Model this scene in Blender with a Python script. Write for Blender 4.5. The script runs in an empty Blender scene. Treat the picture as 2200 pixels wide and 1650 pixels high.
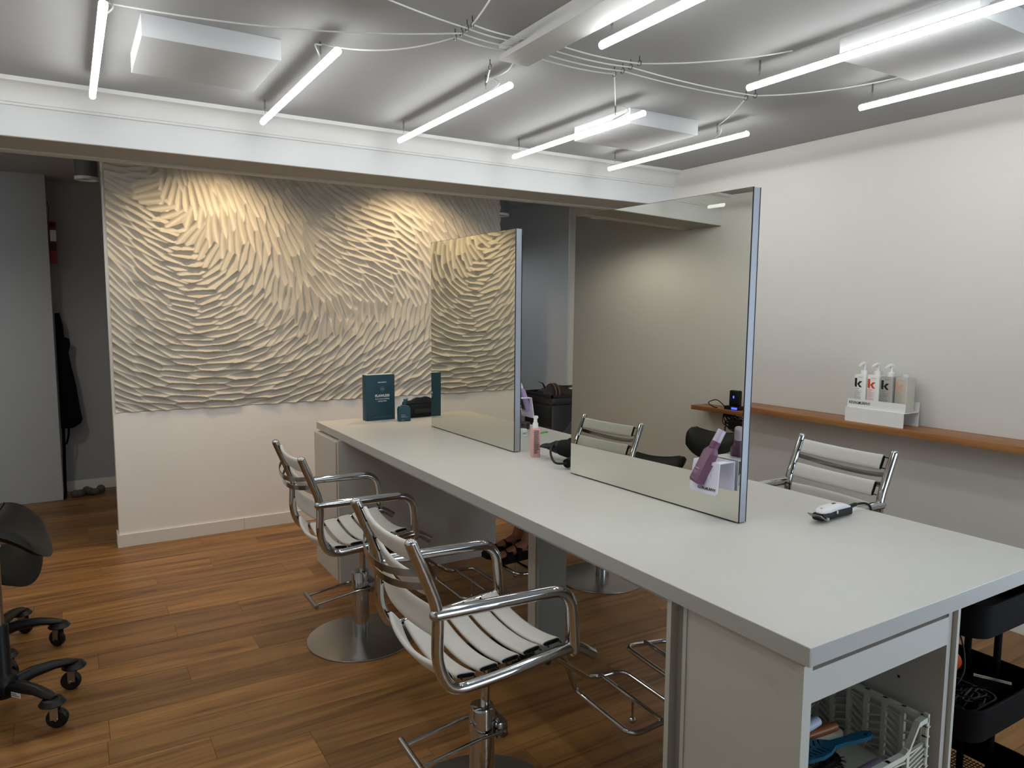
import bpy, bmesh, math, random
import numpy as np
from mathutils import Matrix, Vector
random.seed(7)
PI = math.pi
scene = bpy.context.scene
COL = scene.collection

# ------------------------------------------------------------------ camera
FPX, YAW, PITCH, ROLL = 1558.67, math.radians(31.411), math.radians(5.8725), math.radians(0.3069)
CAM = np.array([0.0, 0.0, 1.6])
_cy, _sy, _cp, _sp = math.cos(YAW), math.sin(YAW), math.cos(PITCH), math.sin(PITCH)
_fwd = np.array([_sy*_cp, _cy*_cp, -_sp]); _rt = np.array([_cy, -_sy, 0.0]); _up = np.cross(_rt, _fwd)
_r2 = math.cos(ROLL)*_rt + math.sin(ROLL)*_up
_u2 = -math.sin(ROLL)*_rt + math.cos(ROLL)*_up
cam_data = bpy.data.cameras.new('camera')
cam_data.sensor_fit = 'HORIZONTAL'; cam_data.sensor_width = 36.0
cam_data.lens = FPX/2200.0*36.0
cam_data.clip_start = 0.05; cam_data.clip_end = 100
cam = bpy.data.objects.new('camera', cam_data); COL.objects.link(cam)
cam.matrix_world = Matrix(((_r2[0], _u2[0], -_fwd[0], CAM[0]), (_r2[1], _u2[1], -_fwd[1], CAM[1]), (_r2[2], _u2[2], -_fwd[2], CAM[2]), (0, 0, 0, 1)))
scene.camera = cam

def ray(x, y):
    return _r2*((x-1100)/FPX) - _u2*((y-825)/FPX) + _fwd
def on_z(x, y, z):
    d = ray(x, y); return CAM + d*((z-CAM[2])/d[2])
def on_y(x, y, Y):
    d = ray(x, y); return CAM + d*((Y-CAM[1])/d[1])
def on_x(x, y, X):
    d = ray(x, y); return CAM + d*((X-CAM[0])/d[0])

# ------------------------------------------------------------------ world, exposure
world = bpy.data.worlds.new('sky'); scene.world = world; world.use_nodes = True
bg = world.node_tree.nodes['Background']
bg.inputs[0].default_value = (0.70, 0.85, 1.0, 1); bg.inputs[1].default_value = 3.0
vs = scene.view_settings
vs.view_transform = 'Standard'; vs.look = 'None'; vs.gamma = 1.0; vs.use_curve_mapping = False
vs.exposure = 0.74
TUBE_EMIT = 19.0
SPOT_W = 30.0

# ------------------------------------------------------------------ materials
def lin(c):
    if isinstance(c, str):
        c = [int(c[i:i+2], 16)/255 for i in (0, 2, 4)]
    return tuple((v/12.92 if v <= .04045 else ((v+.055)/1.055)**2.4) for v in c) + (1,)
MATS = {}
def mat(name, color, rough=.5, metal=0.0, var=0.0, scale=20.0, bump=0.0, bscale=60.0, spec=.5, coat=0.0, alpha=None, stretch=None, dark=None):
    """procedural principled material: colour varied by noise, optional noise bump"""
    if name in MATS: return MATS[name]
    m = bpy.data.materials.new(name); m.use_nodes = True
    nt = m.node_tree; n = nt.nodes; l = nt.links
    b = n['Principled BSDF']; c = lin(color)
    b.inputs['Base Color'].default_value = c
    b.inputs['Roughness'].default_value = rough; b.inputs['Metallic'].default_value = metal
    b.inputs['Specular IOR Level'].default_value = spec
    b.inputs['Coat Weight'].default_value = coat
    tc = n.new('ShaderNodeTexCoord'); src = tc.outputs['Object']
    if stretch:
        mp = n.new('ShaderNodeMapping'); mp.inputs['Scale'].default_value = stretch
        l.new(src, mp.inputs['Vector']); src = mp.outputs['Vector']
    nz = n.new('ShaderNodeTexNoise'); nz.inputs['Scale'].default_value = scale; nz.inputs['Detail'].default_value = 4
    l.new(src, nz.inputs['Vector'])
    rp = n.new('ShaderNodeMix'); rp.data_type = 'RGBA'
    v = var if var else 0.015
    lo = lin(dark) if dark else tuple(max(0, x*(1-v)) for x in c[:3]) + (1,)
    hi = tuple(min(1, x*(1+v)) for x in c[:3]) + (1,)
    rp.inputs['A'].default_value = lo; rp.inputs['B'].default_value = hi
    l.new(nz.outputs['Fac'], rp.inputs['Factor']); l.new(rp.outputs['Result'], b.inputs['Base Color'])
    if bump:
        nb = n.new('ShaderNodeTexNoise'); nb.inputs['Scale'].default_value = bscale; nb.inputs['Detail'].default_value = 5
        l.new(src, nb.inputs['Vector'])
        bp = n.new('ShaderNodeBump'); bp.inputs['Strength'].default_value = bump; bp.inputs['Distance'].default_value = .002
        l.new(nb.outputs['Fac'], bp.inputs['Height']); l.new(bp.outputs['Normal'], b.inputs['Normal'])
    if alpha is not None: b.inputs['Alpha'].default_value = alpha
    MATS[name] = m
    return m

def emit_mat(name, color, strength):
    m = bpy.data.materials.new(name); m.use_nodes = True
    b = m.node_tree.nodes['Principled BSDF']
    b.inputs['Base Color'].default_value = lin(color)
    b.inputs['Emission Color'].default_value = lin(color); b.inputs['Emission Strength'].default_value = strength
    MATS[name] = m; return m

def wood_mat(name, c1, c2, c3, rough, axis='X', rnd=True, grain=1.0):
    m = bpy.data.materials.new(name); m.use_nodes = True
    nt = m.node_tree; n = nt.nodes; l = nt.links; b = n['Principled BSDF']
    tc = n.new('ShaderNodeTexCoord'); info = n.new('ShaderNodeObjectInfo')
    add = n.new('ShaderNodeVectorMath'); add.operation = 'ADD'
    sc = n.new('ShaderNodeVectorMath'); sc.operation = 'SCALE'; sc.inputs['Scale'].default_value = 37.0
    comb = n.new('ShaderNodeCombineXYZ')
    for k in range(3): l.new(info.outputs['Random'], comb.inputs[k])
    l.new(comb.outputs[0], sc.inputs[0]); l.new(tc.outputs['Object'], add.inputs[0]); l.new(sc.outputs[0], add.inputs[1])
    mp = n.new('ShaderNodeMapping')
    s = [22, 22, 22]; s['XYZ'.index(axis)] = 1.3
    mp.inputs['Scale'].default_value = s; l.new(add.outputs[0], mp.inputs['Vector'])
    n1 = n.new('ShaderNodeTexNoise'); n1.inputs['Scale'].default_value = 1.0; n1.inputs['Detail'].default_value = 6; n1.inputs['Roughness'].default_value = .6
    n1.inputs['Distortion'].default_value = .6
    l.new(mp.outputs[0], n1.inputs['Vector'])
    mp2 = n.new('ShaderNodeMapping'); s2 = [150, 150, 150]; s2['XYZ'.index(axis)] = 4
    mp2.inputs['Scale'].default_value = s2; l.new(add.outputs[0], mp2.inputs['Vector'])
    n2 = n.new('ShaderNodeTexNoise'); n2.inputs['Scale'].default_value = 1.0; n2.inputs['Detail'].default_value = 3
    l.new(mp2.outputs[0], n2.inputs['Vector'])
    rp = n.new('ShaderNodeValToRGB'); e = rp.color_ramp.elements
    e[0].position = .3; e[0].color = lin(c1); e[1].position = .72; e[1].color = lin(c3)
    k = rp.color_ramp.elements.new(.5); k.color = lin(c2)
    l.new(n1.outputs['Fac'], rp.inputs['Fac'])
    mul = n.new('ShaderNodeMix'); mul.data_type = 'RGBA'; mul.blend_type = 'MULTIPLY'; mul.inputs['Factor'].default_value = .5*grain
    l.new(rp.outputs['Color'], mul.inputs['A']); l.new(n2.outputs['Color'], mul.inputs['B'])
    hsv = n.new('ShaderNodeHueSaturation')
    mr = n.new('ShaderNodeMapRange'); mr.inputs['To Min'].default_value = .80 if rnd else 1; mr.inputs['To Max'].default_value = 1.28 if rnd else 1
    l.new(info.outputs['Random'], mr.inputs['Value']); l.new(mr.outputs[0], hsv.inputs['Value'])
    l.new(mul.outputs['Result'], hsv.inputs['Color']); l.new(hsv.outputs['Color'], b.inputs['Base Color'])
    b.inputs['Roughness'].default_value = rough
    bp = n.new('ShaderNodeBump'); bp.inputs['Strength'].default_value = .12; bp.inputs['Distance'].default_value = .001
    l.new(n2.outputs['Fac'], bp.inputs['Height']); l.new(bp.outputs['Normal'], b.inputs['Normal'])
    MATS[name] = m; return m

# ------------------------------------------------------------------ mesh helpers
class MB:
    """collects shapes; build() links them as one mesh object"""
    def __init__(s): s.v = []; s.f = []; s.mi = []; s.cur = 0
    def add(s, vs_, fs, M=None):
        o = len(s.v)
        if M is not None: vs_ = [tuple(M @ Vector(p)) for p in vs_]
        s.v += [tuple(map(float, p)) for p in vs_]; s.f += [tuple(i+o for i in f) for f in fs]; s.mi += [s.cur]*len(fs)
        return s
    def box(s, x0, x1, y0, y1, z0, z1, bev=0.0, M=None, seg=2):
        if bev <= 0:
            v = [(x, y, z) for z in (z0, z1) for y in (y0, y1) for x in (x0, x1)]
            return s.add(v, [(0, 2, 3, 1), (4, 5, 7, 6), (0, 1, 5, 4), (2, 6, 7, 3), (0, 4, 6, 2), (1, 3, 7, 5)], M)
        bm = bmesh.new(); bmesh.ops.create_cube(bm, size=1)
        for p in bm.verts: p.co = ((x0+x1)/2+p.co.x*(x1-x0), (y0+y1)/2+p.co.y*(y1-y0), (z0+z1)/2+p.co.z*(z1-z0))
        bmesh.ops.bevel(bm, geom=list(bm.edges), offset=bev, segments=seg, profile=.5, affect='EDGES')
        bm.verts.index_update()
        s.add([tuple(p.co) for p in bm.verts], [tuple(q.index for q in f.verts) for f in bm.faces], M); bm.free(); return s
    def tube(s, pts, r, n=12, closed=False, caps=True, M=None, round_cap=False):
        pts = [Vector(p) for p in pts]; k = len(pts)
        rad = r if isinstance(r, (list, tuple)) else [r]*k
        T = []
        for i in range(k):
            a = pts[i-1] if (i > 0 or closed) else pts[i]; b = pts[(i+1) % k] if (i < k-1 or closed) else pts[i]
            T.append((b-a).normalized())
        up = Vector((0, 0, 1)) if abs(T[0].z) < .9 else Vector((1, 0, 0))
        N = (up - T[0]*up.dot(T[0])).normalized(); vs_ = []
        for i in range(k):
            if i:
                N = N - T[i]*N.dot(T[i]); N.normalize()
            B = T[i].cross(N)
            for j in range(n):
                a = 2*PI*j/n; vs_.append(pts[i] + (N*math.cos(a)+B*math.sin(a))*rad[i])
        fs = []
        for i in range(k if closed else k-1):
            a = i*n; b = ((i+1) % k)*n
            for j in range(n): fs.append((a+j, a+(j+1) % n, b+(j+1) % n, b+j))
        if caps and not closed:
            fs.append(tuple(range(n-1, -1, -1))); fs.append(tuple((k-1)*n+j for j in range(n)))
        return s.add(vs_, fs, M)
    def cyl(s, p0, p1, r0, r1=None, n=24, M=None):
        return s.tube([p0, p1], [r0, r0 if r1 is None else r1], n=n, M=M)
    def lathe(s, prof, n=32, M=None):
        """prof: list of (r,z) around local z"""
        vs_ = []; fs = []; k = len(prof)
        for r, z in prof:
            for j in range(n):
                a = 2*PI*j/n; vs_.append((r*math.cos(a), r*math.sin(a), z))
        for i in range(k-1):
            for j in range(n): fs.append((i*n+j, i*n+(j+1) % n, (i+1)*n+(j+1) % n, (i+1)*n+j))
        if prof[0][0] > 1e-6: fs.append(tuple(range(n-1, -1, -1)))
        if prof[-1][0] > 1e-6: fs.append(tuple((k-1)*n+j for j in range(n)))
        return s.add(vs_, fs, M)
    def sphere(s, c, r, n=16, m=10, sc=(1, 1, 1), M=None):
        prof = [(max(1e-5, r*math.sin(PI*i/m)), -r*math.cos(PI*i/m)) for i in range(m+1)]
        T = Matrix.Translation(c) @ Matrix.Diagonal((sc[0], sc[1], sc[2], 1))
        return s.lathe(prof, n, (M @ T) if M is not None else T)
    def prism(s, out, t0, t1, M=None, holes=None):
        """2-D outline (x,y) extruded in z from t0 to t1"""
        k = len(out)
        if not holes:
            vs_ = [(x, y, t0) for x, y in out] + [(x, y, t1) for x, y in out]
            fs = [tuple(range(k-1, -1, -1)), tuple(range(k, 2*k))] + [(i, (i+1) % k, k+(i+1) % k, k+i) for i in range(k)]
            return s.add(vs_, fs, M)
        cu = bpy.data.curves.new('tmp', 'CURVE'); cu.dimensions = '2D'; cu.fill_mode = 'BOTH'; cu.extrude = (t1-t0)/2
        for loop in [out]+holes:
            sp = cu.splines.new('POLY'); sp.points.add(len(loop)-1); sp.use_cyclic_u = True
            for i, (x, y) in enumerate(loop): sp.points[i].co = (x, y, 0, 1)
        ob = bpy.data.objects.new('tmp', cu); COL.objects.link(ob)
        me = ob.to_mesh()
        T = Matrix.Translation((0, 0, (t0+t1)/2)); M2 = M @ T if M is not None else T
        s.add([tuple(p.co) for p in me.vertices], [tuple(p.vertices) for p in me.polygons], M2)
        ob.to_mesh_clear(); bpy.data.objects.remove(ob); bpy.data.curves.remove(cu); return s
    def mesh(s, name, mats, smooth=True, ang=35):
        me = bpy.data.meshes.new(name); me.from_pydata(s.v, [], s.f)
        for m in (mats if isinstance(mats, (list, tuple)) else [mats]): me.materials.append(m)
        if any(s.mi): me.polygons.foreach_set('material_index', s.mi)
        if smooth:
            me.polygons.foreach_set('use_smooth', [True]*len(me.polygons)); me.set_sharp_from_angle(angle=math.radians(ang))
        me.update(); return me
    def build(s, name, mats, parent=None, smooth=True, loc=None, ang=35):
        o = bpy.data.objects.new(name, s.mesh(name, mats, smooth, ang)); COL.objects.link(o)
        if parent is not None: o.parent = parent
        if loc is not None: o.location = loc
        return o

def tag(o, label=None, cat=None, group=None, kind=None):
    if label: o['label'] = label
    if cat: o['category'] = cat
    if group: o['group'] = group
    if kind: o['kind'] = kind
    return o
def thing(name, label, cat, loc=(0, 0, 0), rz=0.0, group=None):
    o = bpy.data.objects.new(name, None); COL.objects.link(o); o.empty_display_size = .05
    o.location = loc; o.rotation_euler = (0, 0, rz)
    return tag(o, label, cat, group)
KIDS = {}
def copy_tree(o, parent=None):
    c = o.copy(); COL.objects.link(c)
    if parent is not None: c.parent = parent
    for ch in [k for k in bpy.data.objects if k.parent == o]: copy_tree(ch, c)
    return c
def struct(name, mb, m, parent=None, smooth=False):
    o = mb.build(name, m, parent, smooth)
    if parent is None: o['kind'] = 'structure'
    return o
def frame(o, xd, yd):
    x = Vector(xd).normalized(); y = Vector(yd); y = (y - x*y.dot(x)).normalized(); z = x.cross(y); o = Vector(o)
    return Matrix(((x.x, y.x, z.x, o.x), (x.y, y.y, z.y, o.y), (x.z, y.z, z.z, o.z), (0, 0, 0, 1)))
def text(name, s, size, m, parent, M, align='LEFT', bold=0.0, sx=1.0):
    cu = bpy.data.curves.new('tmp', 'FONT'); cu.body = s; cu.size = size; cu.align_x = align; cu.offset = bold
    cu.extrude = .0002; cu.resolution_u = 3
    ob = bpy.data.objects.new('tmp', cu); COL.objects.link(ob)
    me0 = ob.to_mesh(); mb = MB()
    mb.add([(p.co.x*sx, p.co.y, p.co.z) for p in me0.vertices], [tuple(p.vertices) for p in me0.polygons], M)
    ob.to_mesh_clear(); bpy.data.objects.remove(ob); bpy.data.curves.remove(cu)
    return mb.build(name, m, parent, smooth=False)
def arc(cx, cz, r, a0, a1, n=8):
    return [(cx+r*math.cos(a0+(a1-a0)*i/n), cz+r*math.sin(a0+(a1-a0)*i/n)) for i in range(n+1)]
def fillet(pts, r, n=7):
    """round the inner corners of a 3-D polyline"""
    pts = [Vector(p) for p in pts]; out = [pts[0]]
    for i in range(1, len(pts)-1):
        a, b, c = pts[i-1], pts[i], pts[i+1]; u = (a-b); w = (c-b)
        rr = r[i] if isinstance(r, (list, tuple)) else r
        d = min(rr, u.length*.49, w.length*.49); p0 = b+u.normalized()*d; p1 = b+w.normalized()*d
        for k in range(n+1):
            t = k/n; out.append(p0*(1-t)**2 + b*2*t*(1-t) + p1*t*t)
    out.append(pts[-1]); return out
def catenary(a, b, sag, n=14):
    a, b = Vector(a), Vector(b)
    return [a.lerp(b, i/n) - Vector((0, 0, sag*4*(i/n)*(1-i/n))) for i in range(n+1)]
def spline(pts, n=8):
    P = [Vector(p) for p in pts]; P = [P[0]*2-P[1]] + P + [P[-1]*2-P[-2]]; out = []
    for i in range(1, len(P)-2):
        for k in range(n):
            t = k/n; a, b, c, d = P[i-1], P[i], P[i+1], P[i+2]
            out.append(.5*((2*b)+(c-a)*t+(2*a-5*b+4*c-d)*t*t+(3*b-a-3*c+d)*t**3))
    out.append(P[-2]); return out
def rrect(w, h, r, n=4):
    o = []
    for cx, cy, a in ((w/2-r, h/2-r, 0), (-w/2+r, h/2-r, PI/2), (-w/2+r, -h/2+r, PI), (w/2-r, -h/2+r, 1.5*PI)):
        for k in range(n+1): o.append((cx+r*math.cos(a+PI/2*k/n), cy+r*math.sin(a+PI/2*k/n)))
    return o
def loft(mb, rings, caps=True, M=None):
    n = len(rings[0]); v = [p for r in rings for p in r]; f = []
    for i in range(len(rings)-1):
        for j in range(n): f.append((i*n+j, i*n+(j+1) % n, (i+1)*n+(j+1) % n, (i+1)*n+j))
    if caps: f.append(tuple(range(n-1, -1, -1))); f.append(tuple((len(rings)-1)*n+j for j in range(n)))
    return mb.add(v, f, M)

# shared materials
CHROME = mat('chrome', 'bfc1c3', .06, 1.0)
CHROME_D = mat('chrome_worn', 'a9aaab', .16, 1.0, var=.05)
STEEL = mat('brushed_steel', 'a8a6a2', .3, 1.0, var=.08, scale=90)
VINYL = mat('white_vinyl', 'd3d1ca', .5, var=.05, scale=25, bump=.15, bscale=250)
BLACK = mat('black_plastic', '0a0b0c', .45, var=.1, spec=.35)
BLACK_M = mat('black_matte', '0c0d0f', .75, var=.1, spec=.25)
LEATHER = mat('black_leatherette', '060708', .5, var=.1, bump=.25, bscale=350, spec=.22)
WHITEP = mat('white_plastic', 'e9e9e6', .35)
WALLP = mat('wall_paint', 'd2cfc9', .75, var=.012, scale=3, bump=.06, bscale=180)
WALLG = mat('wall_paint_grey', 'a3a6a8', .75, var=.012, scale=3, bump=.06, bscale=180)
CEIL = mat('ceiling_paint', 'a3a3a2', .8, var=.01, scale=2, bump=.05, bscale=160)
TRIMW = mat('white_gloss_trim', 'e0dfdb', .45)
INK = mat('black_ink', '111112', .6)
INKW = mat('white_ink', 'd5dadb', .6)
# ================================================================== room shell
XL, XR, YF, YB, ZC = -1.35, 4.0, -2.2, 7.3, 2.648
FLOOR_BASE = mat('floor_screed', '3b2a1c', .7)
floor = struct('floor', MB().box(XL-.1, XR+.1, YF-.1, YB+.1, -.1, -.008), FLOOR_BASE)
PLANK = wood_mat('oak_plank', '6a4622', '996c3a', 'b5864d', .42, 'X')
PW, PL = .16, 1.3
pm = MB().box(0, PL-.0012, 0, PW-.0012, -.008, 0).mesh('plank', PLANK, smooth=False)
offs = [.06, -.25, .38, -.6, .044, .385, .718, .38, -.1, -.228, .373, .7, .096]
stuffb = MB(); nplank = 0
row0 = int(math.floor((YF-2.94)/PW))
for k in range(row0, 28):
    y = 2.94+PW*k
    if y < YF: continue
    if y+PW > YB: break
    off = offs[k % 13] if 0 <= k < 13 else [.05, .38, .71, -.25][(k*7+k//3) % 4]
    x = off - PL*5
    while x < XR:
        x0, x1 = max(x, XL), min(x+PL, XR)
        if x1-x0 > .02:
            if y < 1.1:                                   # behind the frame: joined
                stuffb.box(x0, x1-.0012, y, y+PW-.0012, -.008, 0)
            else:
                if x1-x0 > PL-.01: me = pm
                else: me = MB().box(0, x1-x0-.0012, 0, PW-.0012, -.008, 0).mesh('plank', PLANK, smooth=False)
                o = bpy.data.objects.new('plank', me); COL.objects.link(o); o.parent = floor; o.location = (x0, y, 0); nplank += 1
        x += PL
o = stuffb.build('planks_near_window', PLANK, floor, smooth=False); o['kind'] = 'stuff'

struct('ceiling', MB().box(XL-.1, XR+.1, YF-.1, YB+.1, ZC, ZC+.1), CEIL)
RW0, RW1 = -1.9, .3
struct('wall_right', MB().box(XR, XR+.1, RW1, 5.54, 0, ZC).box(XR, XR+.1, YF, RW0, 0, ZC).box(XR, XR+.1, RW0, RW1, 0, .2).box(XR, XR+.1, RW0, RW1, 2.35, ZC), WALLP)
struct('wall_right_rear', MB().box(XR-.012, XR+.1, 5.54, YB, 0, ZC), mat('pale_grey_paint', 'b3b8bb', .7))
struct('wall_left', MB().box(XL-.1, XL, YF, YB, 0, ZC), WALLP)
struct('wall_back', MB().box(XL, XR, YB, YB+.1, 0, ZC), WALLG)
struct('wall_left_rear', MB().box(XL, -.104, 7.0, YB, 0, ZC), mat('pale_grey_paint', 'b3b8bb', .7))
# shop front with a wide window behind the camera
wf = MB(); WX0, WX1, WZ0, WZ1 = 1.5, 3.8, .2, 2.35
wf.box(XL-.1, WX0, YF-.1, YF, 0, ZC).box(WX1, XR+.1, YF-.1, YF, 0, ZC).box(WX0, WX1, YF-.1, YF, 0, WZ0).box(WX0, WX1, YF-.1, YF, WZ1, ZC)
struct('wall_front', wf, WALLP)
win = MB()
for x in (WX0, 2.6, WX1-.05): win.box(x, x+.05, YF-.08, YF-.02, WZ0, WZ1)
win.box(WX0, WX1, YF-.08, YF-.02, WZ0, WZ0+.05).box(WX0, WX1, YF-.08, YF-.02, WZ1-.05, WZ1)
w1 = struct('window_1', win, BLACK)
GL = bpy.data.materials.new('window_glass'); GL.use_nodes = True
_n = GL.node_tree.nodes; _l = GL.node_tree.links; _n.clear()
_o = _n.new('ShaderNodeOutputMaterial'); _mx = _n.new('ShaderNodeMixShader'); _t = _n.new('ShaderNodeBsdfTransparent'); _g = _n.new('ShaderNodeBsdfGlossy'); _g.inputs['Roughness'].default_value = .02
_fr = _n.new('ShaderNodeFresnel'); _fr.inputs[0].default_value = 1.45
_l.new(_fr.outputs[0], _mx.inputs[0]); _l.new(_t.outputs[0], _mx.inputs[1]); _l.new(_g.outputs[0], _mx.inputs[2]); _l.new(_mx.outputs[0], _o.inputs[0])
for a, b in ((WX0+.05, 2.6), (2.65, WX1-.05)):
    MB().box(a, b, YF-.052, YF-.046, WZ0+.05, WZ1-.05).build('window_pane', GL, w1, smooth=False)

win2 = MB()
for y in (RW0, -.8, RW1-.05): win2.box(XR+.02, XR+.08, y, y+.05, .2, 2.35)
win2.box(XR+.02, XR+.08, RW0, RW1, .2, .25).box(XR+.02, XR+.08, RW0, RW1, 2.30, 2.35)
w2 = struct('window_2', win2, BLACK)
for a, b in ((RW0+.05, -.8), (-.75, RW1-.05)):
    MB().box(XR+.047, XR+.053, a, b, .25, 2.30).build('window_pane', GL, w2, smooth=False)
# bulkhead beam across the room with a cove cornice
struct('beam', MB().box(XL, XR, 4.205, 4.60, 2.396, ZC), CEIL)
prof = [(4.205, 2.535), (4.192, 2.535), (4.192, 2.547), (4.184, 2.547), (4.184, 2.558)]
prof += [(4.115+.069*math.cos(t), 2.563+.066*math.sin(t)) for t in [PI/2*0]][:0]
for i in range(9):
    t = i/8; a = PI/2*t; prof.append((4.184-.062*(1-math.cos(a)), 2.56+.066*math.sin(a)))
prof += [(4.114, 2.628), (4.114, ZC), (4.205, ZC)]
tr = MB(); n_ = len(prof)
tr.add([(XL, y, z) for y, z in prof]+[(XR, y, z) for y, z in prof], [tuple(range(n_-1, -1, -1)), tuple(range(n_, 2*n_))]+[(i, (i+1) % n_, n_+(i+1) % n_, n_+i) for i in range(n_)])
struct('trim_1', tr, TRIMW, smooth=True)
struct('soffit_shade_board', MB().box(XL, XR, 4.209, 4.596, 2.3925, 2.3962), mat('soffit_shade', '9c978d', .8))  # added board, its darker colour stands in for shade under the beam
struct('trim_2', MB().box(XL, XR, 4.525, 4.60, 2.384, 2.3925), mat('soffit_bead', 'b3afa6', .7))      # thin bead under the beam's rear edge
# cable trunking on the ceiling
struct('trim_3', MB().box(1.518, 1.655, YF, 2.60, 2.587, ZC-.0005), mat('trunking_white', 'c4c4c2', .6))

# partition that carries the carved panel
PX0, PX1, PY = .225, 3.165, 5.40
struct('wall_partition', MB().box(PX0, PX1, PY+.012, PY+.12, 0, ZC).box(PX0, PX1, PY-.003, PY+.012, 0, .905), mat('partition_paint', 'ebe9e5', .7, var=.01, scale=3, bump=.05, bscale=180))
BB = mat('baseboard_paint', 'dedbd5', .5)
bbo = MB().box(PX0-.012, 1.02, PY-.015, PY-.003, 0, .085).box(1.022, PX1, PY-.015, PY-.003, 0, .085).box(PX0-.012, PX0, PY-.003, PY+.13, 0, .085)
struct('baseboard_partition', bbo, BB)
struct('baseboard_back', MB().box(-.104, XR, YB-.014, YB, 0, .09), BB)
struct('baseboard_right', MB().box(XR-.014, XR, YF, 5.54, 0, .09), BB)
struct('baseboard_left', MB().box(XL, XL+.014, YF, 6.98, 0, .09), BB)

# ================================================================== carved panel
Z1_ = .2064
# orientation samples read off the photograph: crop origin, crop scale, then (x, y, dx, dy) in the crop
flow = []
def crop(ox, oy, sc, rows):
    for x, y, dx, dy in rows:
        px, py = ox+x/sc, oy+y/sc; L = math.hypot(dx, dy); e = 4.0
        p = on_y(px, py, PY); q = on_y(px+dx/L*e, py+dy/L*e, PY)
        flow.append((p[0], p[2], math.atan2(q[2]-p[2], q[0]-p[0])))
crop(210, 340, 4.853, [(120,250,1,.45),(120,500,1,.6),(120,800,1,.75),(150,1100,1,.95),(150,1400,1,1),(300,1500,1,1),(300,300,1,.5),(300,600,1,.6),(300,900,1,.85),(300,1200,1,1),
 (440,180,1,.05),(540,150,1,-1),(200,120,1,.2),(350,120,1,.1),(600,300,1,-.4),(690,250,.35,-1),(640,100,.15,1),(760,200,.2,1),(740,380,-.3,1),(620,430,1,-.1),(550,600,1,.55),(680,560,1,-.1),(780,520,-.5,1),(800,640,1,-.5),(830,440,-.1,1),
 (850,250,.3,1),(900,500,.25,1),(870,650,-.2,1),(900,760,-.7,1),(940,830,1,-.6),(860,870,1,.1),(700,900,1,.5),(500,900,1,.65),(700,1100,1,.6),(500,1150,1,.8),(600,1400,1,.75),(400,1300,1,1),(700,750,1,.45),(780,780,1,.3),
 (900,1000,1,.05),(1000,950,1,-.5),(1050,800,-.1,1),(1100,900,-.35,1),(1000,1100,1,-.1),(900,1200,1,.2),(1100,1100,1,-.6),(1180,1000,-.6,1),(1100,400,.3,1),(1300,300,.45,1),(1500,300,.5,1),(1700,400,.55,1),(2000,400,.65,1),(2100,700,.65,1),
 (1250,700,.15,1),(1400,700,.25,1),(1600,600,.35,1),(1300,900,0,1),(1500,900,.1,1),(1700,800,.3,1),(1900,900,.45,1),(1280,1050,-.4,1),(1450,1050,-.25,1),(1650,1100,-.1,1),(1850,1100,.15,1),(2000,1200,.3,1),(1400,1200,-.7,1),(1550,1250,-.5,1),
 (1750,1300,-.3,1),(1900,1400,0,1),(2050,1450,.05,1),(1100,1300,1,-.3),(1250,1300,1,-.7),(1400,1400,1,-.8),(1000,1400,1,0),(900,1500,1,.2),(1200,1500,1,-.4),(1500,1550,1,-.8),(1700,1500,-.6,1),(1900,1600,-.4,1)])
crop(640, 360, 4.49, [(100,400,.9,1),(100,800,.6,1),(300,350,1,.75),(300,600,1,.6),(300,900,1,.7),(200,1100,.8,1),(500,300,1,.5),(500,600,1,.35),(550,800,1,.3),(600,950,1,.4),(500,1100,1,.7),(400,1250,.7,1),(800,250,1,.5),(800,450,1,.35),(800,650,1,.3),
 (850,850,1,.4),(800,1050,1,.6),(750,1250,.7,1),(1000,300,1,.6),(1050,550,1,.8),(1050,750,1,.8),(1100,1000,.8,1),(1050,1200,.5,1),(1200,300,.8,1),(1250,500,.75,1),(1250,800,.6,1),(1300,1000,.45,1),(1200,1200,.4,1),(1400,350,.7,1),(1600,450,.5,1),(1800,400,.4,1),
 (1300,1250,.15,1),(1300,1450,-.15,1),(1100,1400,-.15,1),(900,1400,-.1,1),(700,1400,0,1),(550,1450,-.05,1),(400,1350,.4,1),(280,1450,.1,1),(150,1300,.2,1),(50,1300,.1,1),(100,1450,-.2,1),(600,1550,-.5,1),(850,1550,-.45,1),(1100,1570,-.35,1)])
crop(210, 620, 2.933, [(150,100,1,1),(150,300,1,.8),(150,450,1,.6),(150,600,1,.45),(200,720,1,.35),(300,200,1,.9),(350,350,1,.55),(350,500,1,.4),(400,650,1,.15),(500,200,1,.4),(500,100,1,.35),(600,50,1,0),(600,200,1,.05),(700,250,1,-.15),(600,400,1,.05),(600,550,1,0),
 (700,700,1,0),(800,150,1,-.5),(850,300,1,-.3),(850,450,1,-.15),(900,600,1,-.1),(1000,100,1,-1),(1000,300,1,-.5),(1100,450,1,-.4),(1100,600,1,-.25),(1150,200,-.8,1),(1200,100,-.35,1),(1250,300,1,-.9),(1300,450,1,-.65),(1300,600,1,-.4),(1350,150,-.1,1),
 (1350,250,-.4,1),(1450,230,0,1),(1450,400,1,-1),(1500,550,1,-.75),(1550,650,1,-.7),(1600,200,-.25,1),(1600,350,1,-1.1),(1700,450,1,-.8),(1750,250,-.6,1),(1800,400,1,-.9),(1900,200,-.25,1),(1950,350,1,-1),(2000,500,1,-.7),(2000,600,1,-.7),(2080,150,-.1,1),(2080,400,1,-.9),(1650,600,1,-.8)])
F = np.array(flow)
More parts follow.
